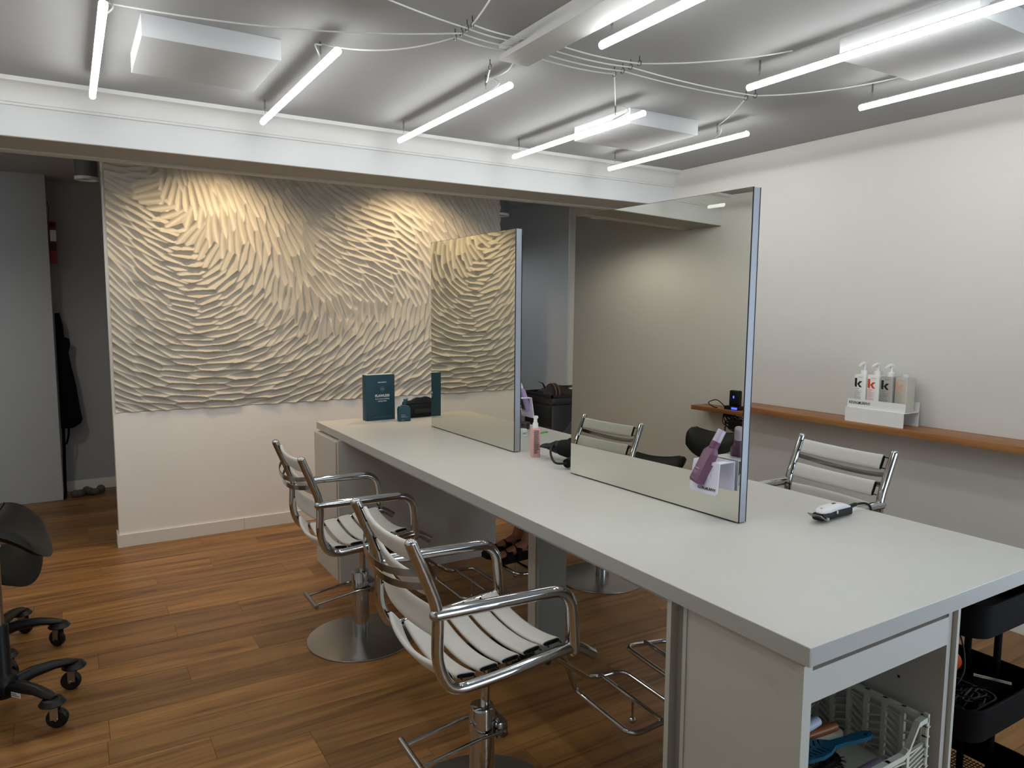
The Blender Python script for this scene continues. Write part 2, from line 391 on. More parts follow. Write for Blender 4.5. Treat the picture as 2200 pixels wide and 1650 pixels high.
def angle_at(x, z):
    x = np.atleast_1d(x); z = np.atleast_1d(z)
    d2 = (x[:, None]-F[None, :, 0])**2 + (z[:, None]-F[None, :, 1])**2 + .03**2
    w = d2**-2.2; w /= w.sum(1, keepdims=True)
    return .5*np.arctan2((w*np.sin(2*F[:, 2])).sum(1), (w*np.cos(2*F[:, 2])).sum(1))
rng = np.random.default_rng(11)
MX0, MX1, MZ0, MZ1 = PX0+.015, PX1, .909, ZC
LA, LB = .180, .0385            # spacing of the gouges along and across the flow
sx_ = []; sz_ = []; sa_ = []; cell = {}
NC = 26000
cx_ = rng.uniform(MX0-.05, MX1+.05, NC); cz_ = rng.uniform(MZ0-.05, MZ1+.05, NC); ca_ = angle_at(cx_, cz_)
for x, z, a in zip(cx_, cz_, ca_):
    gx, gz = int(x/.1), int(z/.1); ok = True; ca, sa = math.cos(a), math.sin(a)
    for i in range(gx-1, gx+2):
        for j in range(gz-1, gz+2):
            for (qx, qz, qa) in cell.get((i, j), ()):
                dx, dz = qx-x, qz-z; u = dx*ca+dz*sa; v = -dx*sa+dz*ca
                cq, sq = math.cos(qa), math.sin(qa); u2 = dx*cq+dz*sq; v2 = -dx*sq+dz*cq
                if (u/LA)**2+(v/LB)**2 < 1 and (u2/LA)**2+(v2/LB)**2 < 1: ok = False; break
            if not ok: break
        if not ok: break
    if ok: cell.setdefault((gx, gz), []).append((x, z, a)); sx_.append(x); sz_.append(z); sa_.append(a)
S_ = np.array([sx_, sz_, sa_]).T
def carve(nx, nz, seeds, var, ids=False):
    """lower envelope of one long paraboloid per gouge"""
    gx_, gz_ = np.linspace(MX0, MX1, nx), np.linspace(MZ0, MZ1, nz)
    H_ = np.full((nz, nx), 9.0); I_ = np.full((nz, nx), -1, int); rg = np.random.default_rng(5)
    for n_i, (x, z, a) in enumerate(seeds):
        R_ = .2; k = rg.uniform(-var, var); bend = rg.uniform(-.5, .5) if var else 0
        i0, i1 = np.searchsorted(gx_, [x-R_, x+R_]); j0, j1 = np.searchsorted(gz_, [z-R_, z+R_])
        if i1 <= i0 or j1 <= j0: continue
        dx = gx_[None, i0:i1]-x; dz = gz_[j0:j1, None]-z
        u = dx*math.cos(a)+dz*math.sin(a); v = -dx*math.sin(a)+dz*math.cos(a); v = v + bend*u*u
        h = (u/(LA*1.15))**2 + (v/LB)**2 + k
        sub = H_[j0:j1, i0:i1]; m_ = h < sub; sub[m_] = h[m_]
        if ids: I_[j0:j1, i0:i1][m_] = n_i
    return gx_, gz_, H_, I_
for it in range(4):                                      # even the spacing out
    gx_, gz_, _, I_ = carve(360, 214, S_, 0, True)
    X_, Z_ = np.meshgrid(gx_, gz_); ok_ = I_.ravel() >= 0; I1 = I_.ravel()[ok_]
    cnt = np.bincount(I1, minlength=len(S_)); good = cnt > 6
    mx = np.bincount(I1, X_.ravel()[ok_], len(S_))[good]/cnt[good]; mz = np.bincount(I1, Z_.ravel()[ok_], len(S_))[good]/cnt[good]
    inside = good.copy(); S_[good, 0] = mx; S_[good, 1] = mz
    S_ = S_[good]; S_[:, 2] = angle_at(S_[:, 0], S_[:, 1])
NX, NZ = 860, 512
gxs, gzs, H, _ = carve(NX, NZ, S_, .045)
H = np.clip(H, -.1, .95)
DEPTH = .072
H = np.where(H > .6, .6+(H-.6)*.4, H)
Yg = PY + .002 - DEPTH*H
XX, ZZ = np.meshgrid(gxs, gzs)
co = np.stack([XX, Yg, ZZ], -1).reshape(-1, 3)
idx = np.arange(NX*NZ).reshape(NZ, NX)
q = np.stack([idx[:-1, :-1], idx[:-1, 1:], idx[1:, 1:], idx[1:, :-1]], -1).reshape(-1, 4)
# rim back to the partition
back = [(gxs[i], PY+.012, gzs[j]) for i, j in [(i, 0) for i in range(NX)]+[(NX-1, j) for j in range(1, NZ)]+[(i, NZ-1) for i in range(NX-2, -1, -1)]+[(0, j) for j in range(NZ-2, 0, -1)]]
rim = np.concatenate([idx[0, :], idx[1:, -1], idx[-1, -2::-1], idx[-2:0:-1, 0]])
nb = len(rim); bi = NX*NZ+np.arange(nb)
rq = np.stack([rim, bi, np.roll(bi, -1), np.roll(rim, -1)], -1)
verts = np.concatenate([co, np.array(back)]); quads = np.concatenate([q, rq])
me = bpy.data.meshes.new('carved_panel')
me.vertices.add(len(verts)); me.vertices.foreach_set('co', verts.astype(np.float32).ravel())
me.loops.add(quads.size); me.loops.foreach_set('vertex_index', quads.astype(np.int32).ravel())
me.polygons.add(len(quads)); me.polygons.foreach_set('loop_start', np.arange(0, quads.size, 4, dtype=np.int32))
me.update(calc_edges=True); me.validate()
me.polygons.foreach_set('use_smooth', [True]*len(me.polygons))
me.set_sharp_from_angle(angle=math.radians(42))
STONE = mat('carved_plaster', 'bdb9af', .8, var=.05, scale=14, bump=.12, bscale=220)
me.materials.append(STONE)
panel = bpy.data.objects.new('carved_wall_panel', me); COL.objects.link(panel)
tag(panel, 'large cream relief panel of swirling carved gouges on the partition wall', 'wall panel')

# warm spotlights above the panel, behind the beam
def spotlight(x, label, first=[None]):
    t = thing('spotlight', label, 'spotlight', (x, 4.86, ZC), 0, 'spotlights above the carved panel')
    MB().cyl((0, 0, -.055), (0, 0, 0), .04).build('housing', WHITEP, t)
    MB().cyl((0, 0, -.058), (0, 0, -.0551), .03).build('lens', WARM, t)
    ld = bpy.data.lights.new('spot', 'SPOT'); ld.energy = SPOT_W; ld.color = (1.0, .74, .44); ld.spot_size = math.radians(128); ld.spot_blend = .65; ld.shadow_soft_size = .03
    lo = bpy.data.objects.new('spot_beam', ld); COL.objects.link(lo); lo.parent = t; lo.location = (0, 0, -.065); lo.rotation_euler = (math.radians(22), 0, 0)
    return t
WARM = emit_mat('warm_lens', 'ffcf8a', 4.0)
spotlight(.90, 'small white spotlight behind the beam over the eye of the carved swirl')
spotlight(2.30, 'small white spotlight behind the beam over the panel end beside the trolley passage')

# cylinder downlights in the passages beside the partition
DLG = mat('downlight_grey', '6a6d70', .4)
def downlight(x0, x1, y, zb, label):
    r = (x1-x0)/2; t = thing('cylinder_downlight', label, 'downlight', ((x0+x1)/2, y, ZC), 0)
    MB().cyl((0, 0, zb-ZC+.02), (0, 0, 0), r).build('housing', DLG, t)
    MB().lathe([(r*.8, zb-ZC+.012), (r*.85, zb-ZC), (r*1.04, zb-ZC), (r*1.04, zb-ZC+.02), (r*.8, zb-ZC+.02)]).build('rim', WHITEP, t)
    MB().cyl((0, 0, zb-ZC+.012), (0, 0, zb-ZC+.016), r*.8).build('lens', mat('lens_off', 'b9b9b4', .3), t)
    return t
downlight(.085, .223, 5.75, 2.448, 'grey cylinder downlight left of the carved panel with white rim')
downlight(3.27, 3.45, 5.75, 2.436, 'dark cylinder downlight right of the carved panel above the trolley')
MB().box(PX0-.006, PX0, PY+.0, PY+.05, 2.36, 2.46).build('hinge_plate', STEEL, bpy.data.objects['wall_partition'], smooth=False)
BEAMW = mat('beam_paint', 'd6d7d6', .75, var=.01, scale=2, bump=.05, bscale=160)
bpy.data.objects['beam'].data.materials[0] = BEAMW

dl = downlight(-.66, -.52, 4.95, 2.46, 'added fill downlight by the left wall beyond the beam')  # added out of view to brighten the left wall in the mirror
ld = bpy.data.lights.new('downlight', 'SPOT'); ld.energy = 15; ld.color = (1, .93, .82); ld.spot_size = math.radians(165); ld.spot_blend = .5; ld.shadow_soft_size = .06
lo = bpy.data.objects.new('fill_lamp', ld); COL.objects.link(lo); lo.parent = dl; lo.location = (0, 0, 2.445-ZC)
dl = downlight(2.83, 2.97, 6.5, 2.46, 'added fill downlight in the rear passage behind the partition')  # unseen fill behind the partition, added to lift the right passage
ld = bpy.data.lights.new('downlight', 'SPOT'); ld.energy = 12; ld.color = (.97, .98, 1); ld.spot_size = math.radians(165); ld.spot_blend = .5; ld.shadow_soft_size = .06
lo = bpy.data.objects.new('fill_lamp', ld); COL.objects.link(lo); lo.parent = dl; lo.location = (0, 0, 2.445-ZC)
# acoustic panels on the ceiling
PANW = mat('acoustic_panel', 'c3c4c4', .85, bump=.1, bscale=300)
def cpanel(x0, x1, y0, y1, label):
    o = MB().box(x0, x1, y0, y1, ZC-.08, ZC, bev=.002).build('ceiling_panel', PANW)
    tag(o, label, 'ceiling panel', 'white square ceiling panels')
cpanel(.275, .767, 3.01, 3.495, 'raised white square ceiling panel between the first two tube lights')
cpanel(2.55, 3.04, 3.01, 3.50, 'raised white square ceiling panel between tubes near the right wall')
cpanel(2.60, 3.09, 1.33, 1.84, 'raised white square ceiling panel above the shampoo shelf side')
# ================================================================== styling table
ZT = .89; TX0, TX1, TY0, TY1 = 1.308, 2.426, .924, 4.505
TOPM = mat('worktop_laminate', 'cdcbc3', .38, var=.03, scale=9)
EDGE = mat('worktop_edge', 'a9a8a4', .45)
CAB = mat('cabinet_laminate', 'b9b6b0', .5, var=.012)
CABE = mat('cabinet_edge', 'b8b8ae', .5)
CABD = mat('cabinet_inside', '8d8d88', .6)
wt = thing('worktop', 'long light grey salon worktop carrying two mirrors', 'worktop', (TX0, TY0, ZT-.045))
W_, L_ = TX1-TX0, TY1-TY0
MB().box(0, W_, 0, L_, 0, .045, bev=.0018).build('slab', TOPM, wt)
eb = MB().box(-.0006, -.0001, .002, L_-.002, .002, .043).box(.002, W_-.002, -.0006, -.0001, .002, .043)
eb.build('edge_band', EDGE, wt, smooth=False)
MB().box(.03, .045, .42, L_-.52, -.022, 0).build('under_rail', EDGE, wt, smooth=False)
MB().box(W_-.045, W_-.03, .03, L_-.52, -.022, 0).build('under_rail', EDGE, wt, smooth=False)
MB().box(.09, .15, L_-.80, L_-.70, -.055, 0, bev=.003).build('cable_box', WHITEP, wt)

ZB_ = ZT-.045
def near_cabinet():
    x0, x1, y0, y1 = 1.333, 1.925, .95, 1.365
    t = thing('cabinet_near', 'grey cabinet unit under the worktop with open shelf holding a crate', 'cabinet', (x0, y0, 0))
    t.name = 'open_cabinet'
    w, d = x1-x0, y1-y0; h = ZB_
    MB().box(0, .018, .012, d-.05, .0, h-.012).build('side_panel', CAB, t, smooth=False)           # faces the chairs
    MB().box(-.012, .018, -.004, .012, 0, h-.010).build('corner_edge', CABE, t, smooth=False)
    MB().box(-.012, w, d-.016, d, 0, h).build('gable', CAB, t, smooth=False)
    MB().box(-.014, -.012, d-.016, d, 0, h).build('edge_strip', CABE, t, smooth=False)
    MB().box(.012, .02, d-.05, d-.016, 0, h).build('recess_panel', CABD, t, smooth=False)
    MB().box(-.004, .012, d-.062, d-.05, 0, h-.006).build('edge_strip', CABE, t, smooth=False)
    MB().box(w-.018, w, .0, d-.016, 0, h-.02).build('side_panel', CAB, t, smooth=False)
    MB().box(w+.004, w+.016, -.012, .004, 0, h-.004).build('edge_strip', CABE, t, smooth=False)
    MB().box(.018, w-.018, -.002, .014, .742, h-.028).build('drawer_front', CAB, t, smooth=False)
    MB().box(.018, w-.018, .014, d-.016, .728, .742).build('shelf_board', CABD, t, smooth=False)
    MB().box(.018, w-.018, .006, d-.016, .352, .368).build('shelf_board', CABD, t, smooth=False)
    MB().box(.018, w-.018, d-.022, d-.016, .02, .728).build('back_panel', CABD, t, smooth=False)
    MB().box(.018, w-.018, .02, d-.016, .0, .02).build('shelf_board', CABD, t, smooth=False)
    MB().cyl((w-.0185, .12, .60), (w-.0178, .12, .60), .004, n=10).build('pin_hole', BLACK, t)
    return t
near_cabinet()
def far_cabinet():
    x0, x1, y0, y1 = 1.285, 2.33, 4.012, 4.485
    t = thing('closed_cabinet', 'grey cabinet unit under the worktop end beside the partition', 'cabinet', (x0, y0, 0))
    w, d = x1-x0, y1-y0; h = ZB_
    MB().box(0, w, 0, .016, 0, h).build('gable', CAB, t, smooth=False)
    MB().box(.012, w, .016, .048, .0, h).build('recess_panel', CABD, t, smooth=False)
    MB().box(.02, w, .048, d, 0, h-.012).build('body', CAB, t, smooth=False)
    MB().box(.0, .018, .048, d-.002, .0, h-.014, bev=.001).build('door', CAB, t, smooth=False)
    return t
far_cabinet()
pd = thing('table_pedestal', 'narrow grey support post under the middle of the worktop', 'table leg', (1.79, 2.684, 0))
MB().box(0, .153, 0, .016, 0, ZB_).build('front_board', CABD, pd, smooth=False)
MB().box(.006, .147, .016, .03, 0, ZB_).build('filler_board', CABD, pd, smooth=False)
MB().box(0, .153, .03, .093, 0, ZB_).build('rear_board', CAB, pd, smooth=False)

# ================================================================== mirrors
MIRR = mat('mirror_silver', 'dcddd4', 0.0, 1.0)
FRM = mat('mirror_frame_metal', 'a9adb6', .38, .35)
GASK = mat('black_gasket', '0a0a0b', .6)
def mirror(cy, w, h, yaw, lean, label, cx=1.878):
    t = thing('salon_mirror', label, 'mirror', (cx, cy, ZT), yaw)
    t.rotation_euler = (0, math.radians(lean), math.radians(yaw))
    MB().box(-.0155, .0155, -w/2+.001, w/2-.001, .004, h-.001).build('frame', FRM, t, smooth=False)
    MB().box(-.0155, .0155, -w/2+.02, w/2-.02, 0, .004).build('foot_strip', GASK, t, smooth=False)
    for s, a, b in ((-1, -.0185, -.0155), (1, .0155, .0185)):
        MB().box(a, b, -w/2, w/2, .003, h).build('gasket', GASK, t, smooth=False)
        MB().box(min(s*.0185, s*.0205), max(s*.0185, s*.0205), -w/2+.0015, w/2-.0015, .0055, h-.0015).build('mirror_glass', MIRR, t, smooth=False)
    return t
NEARM = mirror(2.07, .895, 1.105, 2.8, .6, 'tall mirror panel holding a purple spray bottle, standing on the grey worktop')
FARM = mirror(3.50, .935, 1.10, .8, .2, 'mirror panel near the blue box reflecting the carved panel, on the worktop')
# faint rounded hanger plate on the near mirror
MB().prism([(y, z) for y, z in rrect(.075, .012, .005)], 0, .0006, M=frame((-.0206, -.30, 1.06), (0, -1, 0), (0, 0, 1))).build('hanger_plate', mat('hanger_plate', 'c9c8bd', .25, .8), NEARM)

# ================================================================== salon chairs (local: forward +x, left +y)
HW = .236
def make_chair(name, label, dz):
    t = thing(name, label, 'salon chair', (0, 0, 0), 0, 'chrome salon chairs around the worktop')
    UP = []
    def up(o): UP.append(o); return o
    prof2 = [(-.330, .990), (-.252, .795), (-.258, .640), (-.215, .552), (-.05, .562), (.155, .588), (.205, .587), (.262, .548)]
    rads = [0, .05, .05, .09, .05, .03, .05, 0]
    for s in (-1, 1):
        pts = fillet([(x, s*HW, z) for x, z in prof2], [0, .05, .06, .10, .1, .04, .05, 0])
        m = MB().tube(pts, .0170, n=14)
        up(m.build('side_frame', CHROME, t))
        cap = MB().sphere((-.330, s*HW, .990), .0170, 14, 8, (1, 1, .75)); up(cap.build('post_cap', CHROME, t))
        ap = fillet([(-.262, s*(HW+.004), .783), (.176, s*(HW+.004), .776), (.190, s*(HW+.002), .576)], [0, .075, 0])
        m = MB().tube(ap, .0180, n=14); m.sphere((-.262, s*(HW+.004), .783), .0180, 14, 8); m.sphere((.190, s*(HW+.002), .576), .0180, 12, 8)
        up(m.build('armrest', CHROME, t))
        clip = MB().tube(fillet([(.178, s*(HW-.012), .606), (.170, s*(HW-.018), .594), (.178, s*(HW-.014), .582)], .008), .004, n=8)
        up(clip.build('rail_clip', CHROME, t))
    # white slings of the seat and back: a flat padded sleeve with a dark open end
    def sling(cx, cz, tx, tz, hw, sag, nm, off=0.0):
        tl = math.hypot(tx, tz); tx, tz = tx/tl, tz/tl; nx, nz = -tz, tx          # normal
        yy = HW-.034; rings = []; inner = []
        NS = 13
        for i in range(NS):
            y = -yy+2*yy*i/(NS-1); sg = -sag*(1-(y/yy)**2)+off
            r = []; r2 = []
            for k in range(14):
                a = 2*PI*k/14; ex, ez = abs(math.cos(a))**.45*math.copysign(1, math.cos(a)), abs(math.sin(a))**.7*math.copysign(1, math.sin(a))
                for lst, h_, th in ((r, hw, .0085), (r2, hw-.0035, .0055)):
                    u, w = ex*h_, ez*th
                    lst.append((cx+tx*u+nx*(w+sg), y, cz+tz*u+nz*(w+sg)))
            rings.append(r); inner.append(r2)
        o = up(loft(MB(), rings, True).build(nm, VINYL, t, ang=60))
        for e, yv in ((0, -yy-.004), (-1, yy+.004)):
            core = MB(); a = inner[e]; b = [(p[0], yv, p[2]) for p in a]; sg = -1 if e == 0 else 1
            loft(core, [b, a] if e == 0 else [a, b], True)
            for u in (-.7, .7):
                p = (cx+tx*hw*u+nx*off, sg*(yy+.002), cz+tz*hw*u+nz*off); core.tube([p, (p[0], sg*(HW-.013), p[2])], .0022, n=6)
            core.build('sling_end', BLACK_M, o)
    # seat: six slings along the side rails
    seat = [(-.216, .590, .62, -.78), (-.155, .566, 1, -.10), (-.083, .572, 1, .06), (-.011, .580, 1, .10), (.061, .590, 1, .13), (.131, .599, 1, .10)]
    for cx, cz, tx, tz in seat: sling(cx, cz+.004, tx, tz, .031, .030, 'seat_sling')
    for fr in (.23, .77):
        sling(-.330+.078*fr, .990-.195*fr, .078, -.195, .033, .022, 'back_sling', off=.012)
    sling(-.256, .742, .0, -1, .042, .024, 'back_sling', off=.012)
    # two flat chrome bars bowed behind the back
    for fr in (.44, .64):
        x0, z0 = -.330+.078*fr, .990-.195*fr; m = MB(); NS = 15; rings = []
        for i in range(NS):
            y = -HW+2*HW*i/(NS-1); q = 1-abs(y/HW)**2.2; xb = x0-.060*q; zb = z0-.028*q
            rings.append([(xb-.002, y, zb-.010), (xb+.002, y, zb-.010), (xb+.002, y, zb+.010), (xb-.002, y, zb+.010)])
        loft(m, rings); up(m.build('back_bar', CHROME_D, t, ang=30))
    # under-seat plate, crossbars, column, pump, base
    m = MB().box(-.07, .13, -.05, .05, .520, .532, bev=.003)
    for x in (-.05, .10): m.tube([(x, -HW, .562), (x, -.10, .530), (x, .10, .530), (x, HW, .562)], .009, n=10)
    m.box(-.05, .05, -.035, .035, .475, .521, bev=.006)
    up(m.build('seat_bracket', BLACK, t))
    MB().cyl((.012, 0, .25), (.012, 0, .51+dz), .0145, n=18).build('column', CHROME, t)
    MB().lathe([(.041, .012), (.041, .33), (.038, .338), (.02, .341), (.016, .341)], 28).build('pump_cylinder', CHROME, t)
    MB().lathe([(.255, 0), (.258, .003), (.256, .007), (.245, .0095), (.06, .016), (.045, .016)], 56).build('base_disc', STEEL, t)
    m = MB().tube(fillet([(.050, -.055, .262), (-.03, -.055, .262), (-.235, -.055, .232)], .02), .0055, n=10)
    m.tube(fillet([(.02, .075, .262), (-.03, .075, .262), (-.235, .075, .232)], .02), .0055, n=10)
    m.cyl((.052, -.07, .262), (.052, .075, .262), .007, n=10)
    m.box(.03, .07, -.05, .05, .235, .29, bev=.008)
    pp = m.build('pump_pedal', CHROME_D, t)
    MB().cyl((-.237, -.085, .232), (-.237, .105, .232), .0105, n=14).build('pedal_grip', STEEL, pp)
    # footrest: loop of tube with an inner bar
    m = MB().cyl((.10, -.03, .455), (.235, -.03, .455), .0165, n=14).cyl((.075, -.03, .455), (.10, -.03, .455), .011, n=12).box(.12, .17, -.045, -.015, .45, .53, bev=.004)
    up(m.build('footrest_mount', BLACK, t))
    r = fillet([(.235, -.03, .46), (.33, .03, .42), (.475, .165, .185), (.475, -.175, .185), (.70, -.175, .205), (.70, .165, .205), (.56, .18, .20), (.42, .10, .31), (.25, -.02, .452)], [0, .06, .05, .045, .05, .05, .05, .06, 0])
    fr_ = MB().tube(r, .0095, n=12).tube([(.60, -.175, .205), (.60, .172, .205)], .008, n=10)
    fo = up(fr_.build('footrest', CHROME, t))
    MB().cyl((.60, -.02, .20), (.60, -.02, .135), .0045, n=10).sphere((.60, -.02, .125), .013, 14, 10).build('ball_peg', CHROME, fo)
    return t, UP
def place_chair(x, y, psi, dz, label, n=0):
    t, U = make_chair('salon_chair', label, dz)
    t.location = (x, y, 0); t.rotation_euler = (0, 0, psi)
    for o in U: o.location.z += dz
    return t
place_chair(1.150, 3.285, -.013, -.030, 'white and chrome salon chair facing the worktop beside the partition end cabinet')
place_chair(1.074, 1.933, -.035, .0, 'white and chrome salon chair facing the worktop opposite the purple spray bottle')
place_chair(2.560, 1.946, 3.06, .030, 'white and chrome salon chair behind the worktop near the hair clipper')
place_chair(2.663, 3.314, PI, .0, 'chrome salon chair with a seated client, behind the worktop')
# ================================================================== tube lights on wires
TUBE = emit_mat('tube_diffuser', 'f9fbfb', TUBE_EMIT)
CORDW = mat('white_cord', 'd8d8d4', .5)
ZTU = 2.55; TR_ = .0130
def tube_light(x, y0, y1, label, loop=1, hn=.22, hf=.06):
    t = thing('tube_light', label, 'tube light', (x, (y0+y1)/2, ZTU), 0, 'white tube lights under the ceiling')
    h = (y1-y0)/2
    MB().tube([(0, -h, 0), (0, -h+.002, 0), (0, h-.002, 0), (0, h, 0)], [TR_-.004, TR_, TR_, TR_-.004], n=20).build('diffuser', TUBE, t)
    sp = MB(); k = 7; rings = []
    for y in (-h+.01, h-.01):
        rings.append([((TR_+.0012)*math.sin(a), y, (TR_+.0012)*math.cos(a)) for a in [(-54+108*i/(k-1))*PI/180 for i in range(k)]] + [((TR_+.004)*math.sin(a), y, (TR_+.004)*math.cos(a)) for a in [(54-108*i/(k-1))*PI/180 for i in range(k)]])
    loft(sp, rings); sp.build('spine', WHITEP, t)
    for y in (-h+hn, h-hf):
        m = MB().cyl((0, y, ZC-ZTU-.045), (0, y, ZC-ZTU), .0045, n=12).cyl((0, y, TR_+.03), (0, y, ZC-ZTU-.045), .0011, n=6)
        m.tube([(0, y, TR_+.032), (0, y-.010, TR_+.016), (0, y, TR_+.003), (0, y+.010, TR_+.016)], .0011, n=6, closed=True)
        m.build('wire_hanger', CHROME_D, t)
    y = -h+hn
    if loop:
        p = spline([(.003, y, ZC-ZTU-.012), (.03*loop, y-.035, ZC-ZTU-.025), (.035*loop, y-.06, .05), (.012*loop, y-.03, TR_+.018), (0, y+.02, TR_+.008)], 7)
        MB().tube(p, .003, n=8).build('power_cord', CORDW, t)
    return t
ROW1 = [(.145, 2.72, 3.90, 'leftmost tube of the row by the beam, before the grey rear passage'), (.905, 2.73, 3.96, 'tube light just right of the left ceiling panel'), (1.66, 2.74, 3.96, 'tube light below the end of the ceiling trunking'),
        (2.435, 2.77, 3.98, 'tube light crossing in front of the middle ceiling panel'), (3.18, 2.78, 3.96, 'tube light of the beam row closest to the right wall')]
ROW2 = [(1.695, .97, 2.17, 'tube light running alongside the ceiling trunking'), (2.54, 1.03, 2.23, 'tube light passing the corner of the ceiling panel over the shelf side'), (3.225, .96, 2.16, 'tube light above the shampoo shelf along the right wall')]
for i, (x, a, b, l) in enumerate(ROW1): tube_light(x, a, b, l, loop=-1 if i in (1, 4) else 1)
for i, (x, a, b, l) in enumerate(ROW2): tube_light(x, a, b, l)
tube_light(-.61, 2.72, 3.90, 'added tube light along the left wall ending at the beam')  # extra tube outside the view, added to light the left wall
tube_light(-.61, .95, 2.13, 'added tube light along the left wall in the row away from the beam')  # second unseen tube added to brighten the left side
tube_light(.145, .95, 2.12, 'tube light in the row away from the beam, next to the left wall tube')
tube_light(.905, .95, 2.12, 'tube light in the row away from the beam, beside the trunking')
# eye hooks and cables
HOOKM = mat('hook_metal', '6d6e70', .3, 1.0)
def hook(p, where):
    o = MB().tube([(0, .011*math.cos(a), -.018+.011*math.sin(a)) for a in [i*2*PI/14+PI/2 for i in range(14)]], .002, n=8, closed=True).cyl((0, 0, -.008), (0, 0, ZC-p[2]), .0022, n=8).build('eye_hook', HOOKM)
    o.location = p
    tag(o, 'small metal eye hook in the ceiling holding a white cable, '+where, 'hook', 'eye hooks carrying the tube light cables')
    return p
def cable(pts, label, r=.003):
    tag(MB().tube(pts, r, n=8).build('power_cable', CORDW), label, 'cable')
ZH = ZC-.012
LE = [(1.293, 2.404), (1.294, 2.446), (1.299, 2.500), (1.297, 2.548)]
RE = [(2.078, 2.401), (2.077, 2.456), (2.081, 2.512), (2.077, 2.563)]
FE = [(2.839, 2.502), (2.846, 2.453)]
for x, y in LE: hook((x, y, ZH), 'left of the trunking')
for x, y in RE: hook((x, y, ZH), 'right of the trunking')
for x, y in FE: hook((x, y, ZH), 'toward the right wall')
hook((1.573, 2.768, ZH), 'just beyond the trunking end')
zc = ZH-.018
ends = [(.95, 1.30, 2.60), (.15, 2.00, 2.63), (.15, 2.93, 2.63), (.908, 2.95, 2.64)]
names = ['white cable slanting away from the foremost left ceiling hook', 'long sagging white cable from the second left hook across the ceiling', 'long sagging white cable from the third left hook across the ceiling', 'white cable from the trunking to the tube right of the left ceiling panel']
for (x, y), e, nm in zip(LE, ends, names):
    a = catenary((1.60, y, 2.622), (x, y, zc), .012); b = catenary((x, y, zc), e, .035)
    cable(a+b[1:], nm)
h7 = (2.54, 1.25, 2.64); h8 = (3.225, 1.18, 2.64); h5 = (3.18, 3.0, 2.635); h4 = (2.435, 2.99, 2.635)
h7 = (2.54, 2.23-.22, 2.64); h8 = (3.225, 2.16-.22, 2.64)
c0 = lambda i: catenary((1.60, RE[i][1], 2.622), (RE[i][0], RE[i][1], zc), .012)
cable(c0(0)+catenary((RE[0][0], RE[0][1], zc), h7, .015)[1:], 'white cable from the trunking to the tube over the shelf side')
cable(c0(1)+catenary((RE[1][0], RE[1][1], zc), (FE[1][0], FE[1][1], zc), .01)[1:]+catenary((FE[1][0], FE[1][1], zc), h8, .02)[1:], 'white cable from the trunking to the tube above the shampoo shelf')
cable(c0(2)+catenary((RE[2][0], RE[2][1], zc), (FE[0][0], FE[0][1], zc), .01)[1:]+catenary((FE[0][0], FE[0][1], zc), h5, .01)[1:], 'white cable from the trunking to the tube closest to the right wall')
cable(c0(3)+catenary((RE[3][0], RE[3][1], zc), h4, .008)[1:], 'white cable from the trunking to the tube before the middle panel')
cable(spline([(1.60, 2.60, 2.615), (1.63, 2.72, 2.60), (1.655, 2.93, 2.615), (1.60, 2.84, 2.585), (1.573, 2.768, zc-.006)], 8), 'short white cable hanging from the hook beyond the trunking end')
# ================================================================== small helper shapes
def bottle_pump(mb, z, r, h):
    pass
KPOLY = [(0, .0), (0, 1.0), (.26, 1.0), (.26, -.04), (.20, -.02), (.08, -.10), (.02, -.06)]
def k_logo(parent, M, H, m):
    mb = MB()
    stem = [(0, .10), (0, 1.0), (.27, 1.0), (.27, .0), (.16, 0.0), (.06, .03)]
    arm = [(.31, .37), (.62, .68), (.92, .68), (.56, .345), (.60, .0), (.90, .0)]
    arm = [(.29, .36), (.60, .68), (.95, .68), (.58, .35), (.93, .0), (.62, .0)]
    for poly in (stem, arm):
        mb.prism([(x*H, y*H) for x, y in poly], 0, .0004, M=M)
    return mb.build('letter_mark', m, parent, smooth=False)
def fine_print(parent, M, w, lines, pitch, h, m, name='fine_print'):
    mb = MB(); r = random.Random(len(lines)*13+int(w*1e4))
    for i, ln in enumerate(lines):
        x = 0.0; end = w*ln
        while x < end-.0006:
            l = min(end-x, r.uniform(.0018, .006)); mb.box(x, x+l, -i*pitch, -i*pitch+h, 0, .0003, M=M); x += l+.0009
    return mb.build(name, m, parent, smooth=False)

# ================================================================== shelf on the right wall and what stands on it
SHW = wood_mat('shelf_oak', '8a5a30', 'a8713f', 'b98450', .45, 'Y', rnd=False, grain=.8)
SZ = .972
sh = MB().box(XR-.22, XR, -.6, 3.42, SZ-.036, SZ, bev=.0015).build('wall_shelf', SHW)
tag(sh, 'long oak wall shelf along the right wall carrying shampoo bottles', 'shelf')
sh2 = MB().box(-1.35, -1.13, 1.4, 4.27, .838-.036, .838, bev=.0015).build('wall_shelf', SHW)
tag(sh2, 'oak wall shelf with a charger, seen in the tall mirror', 'shelf')

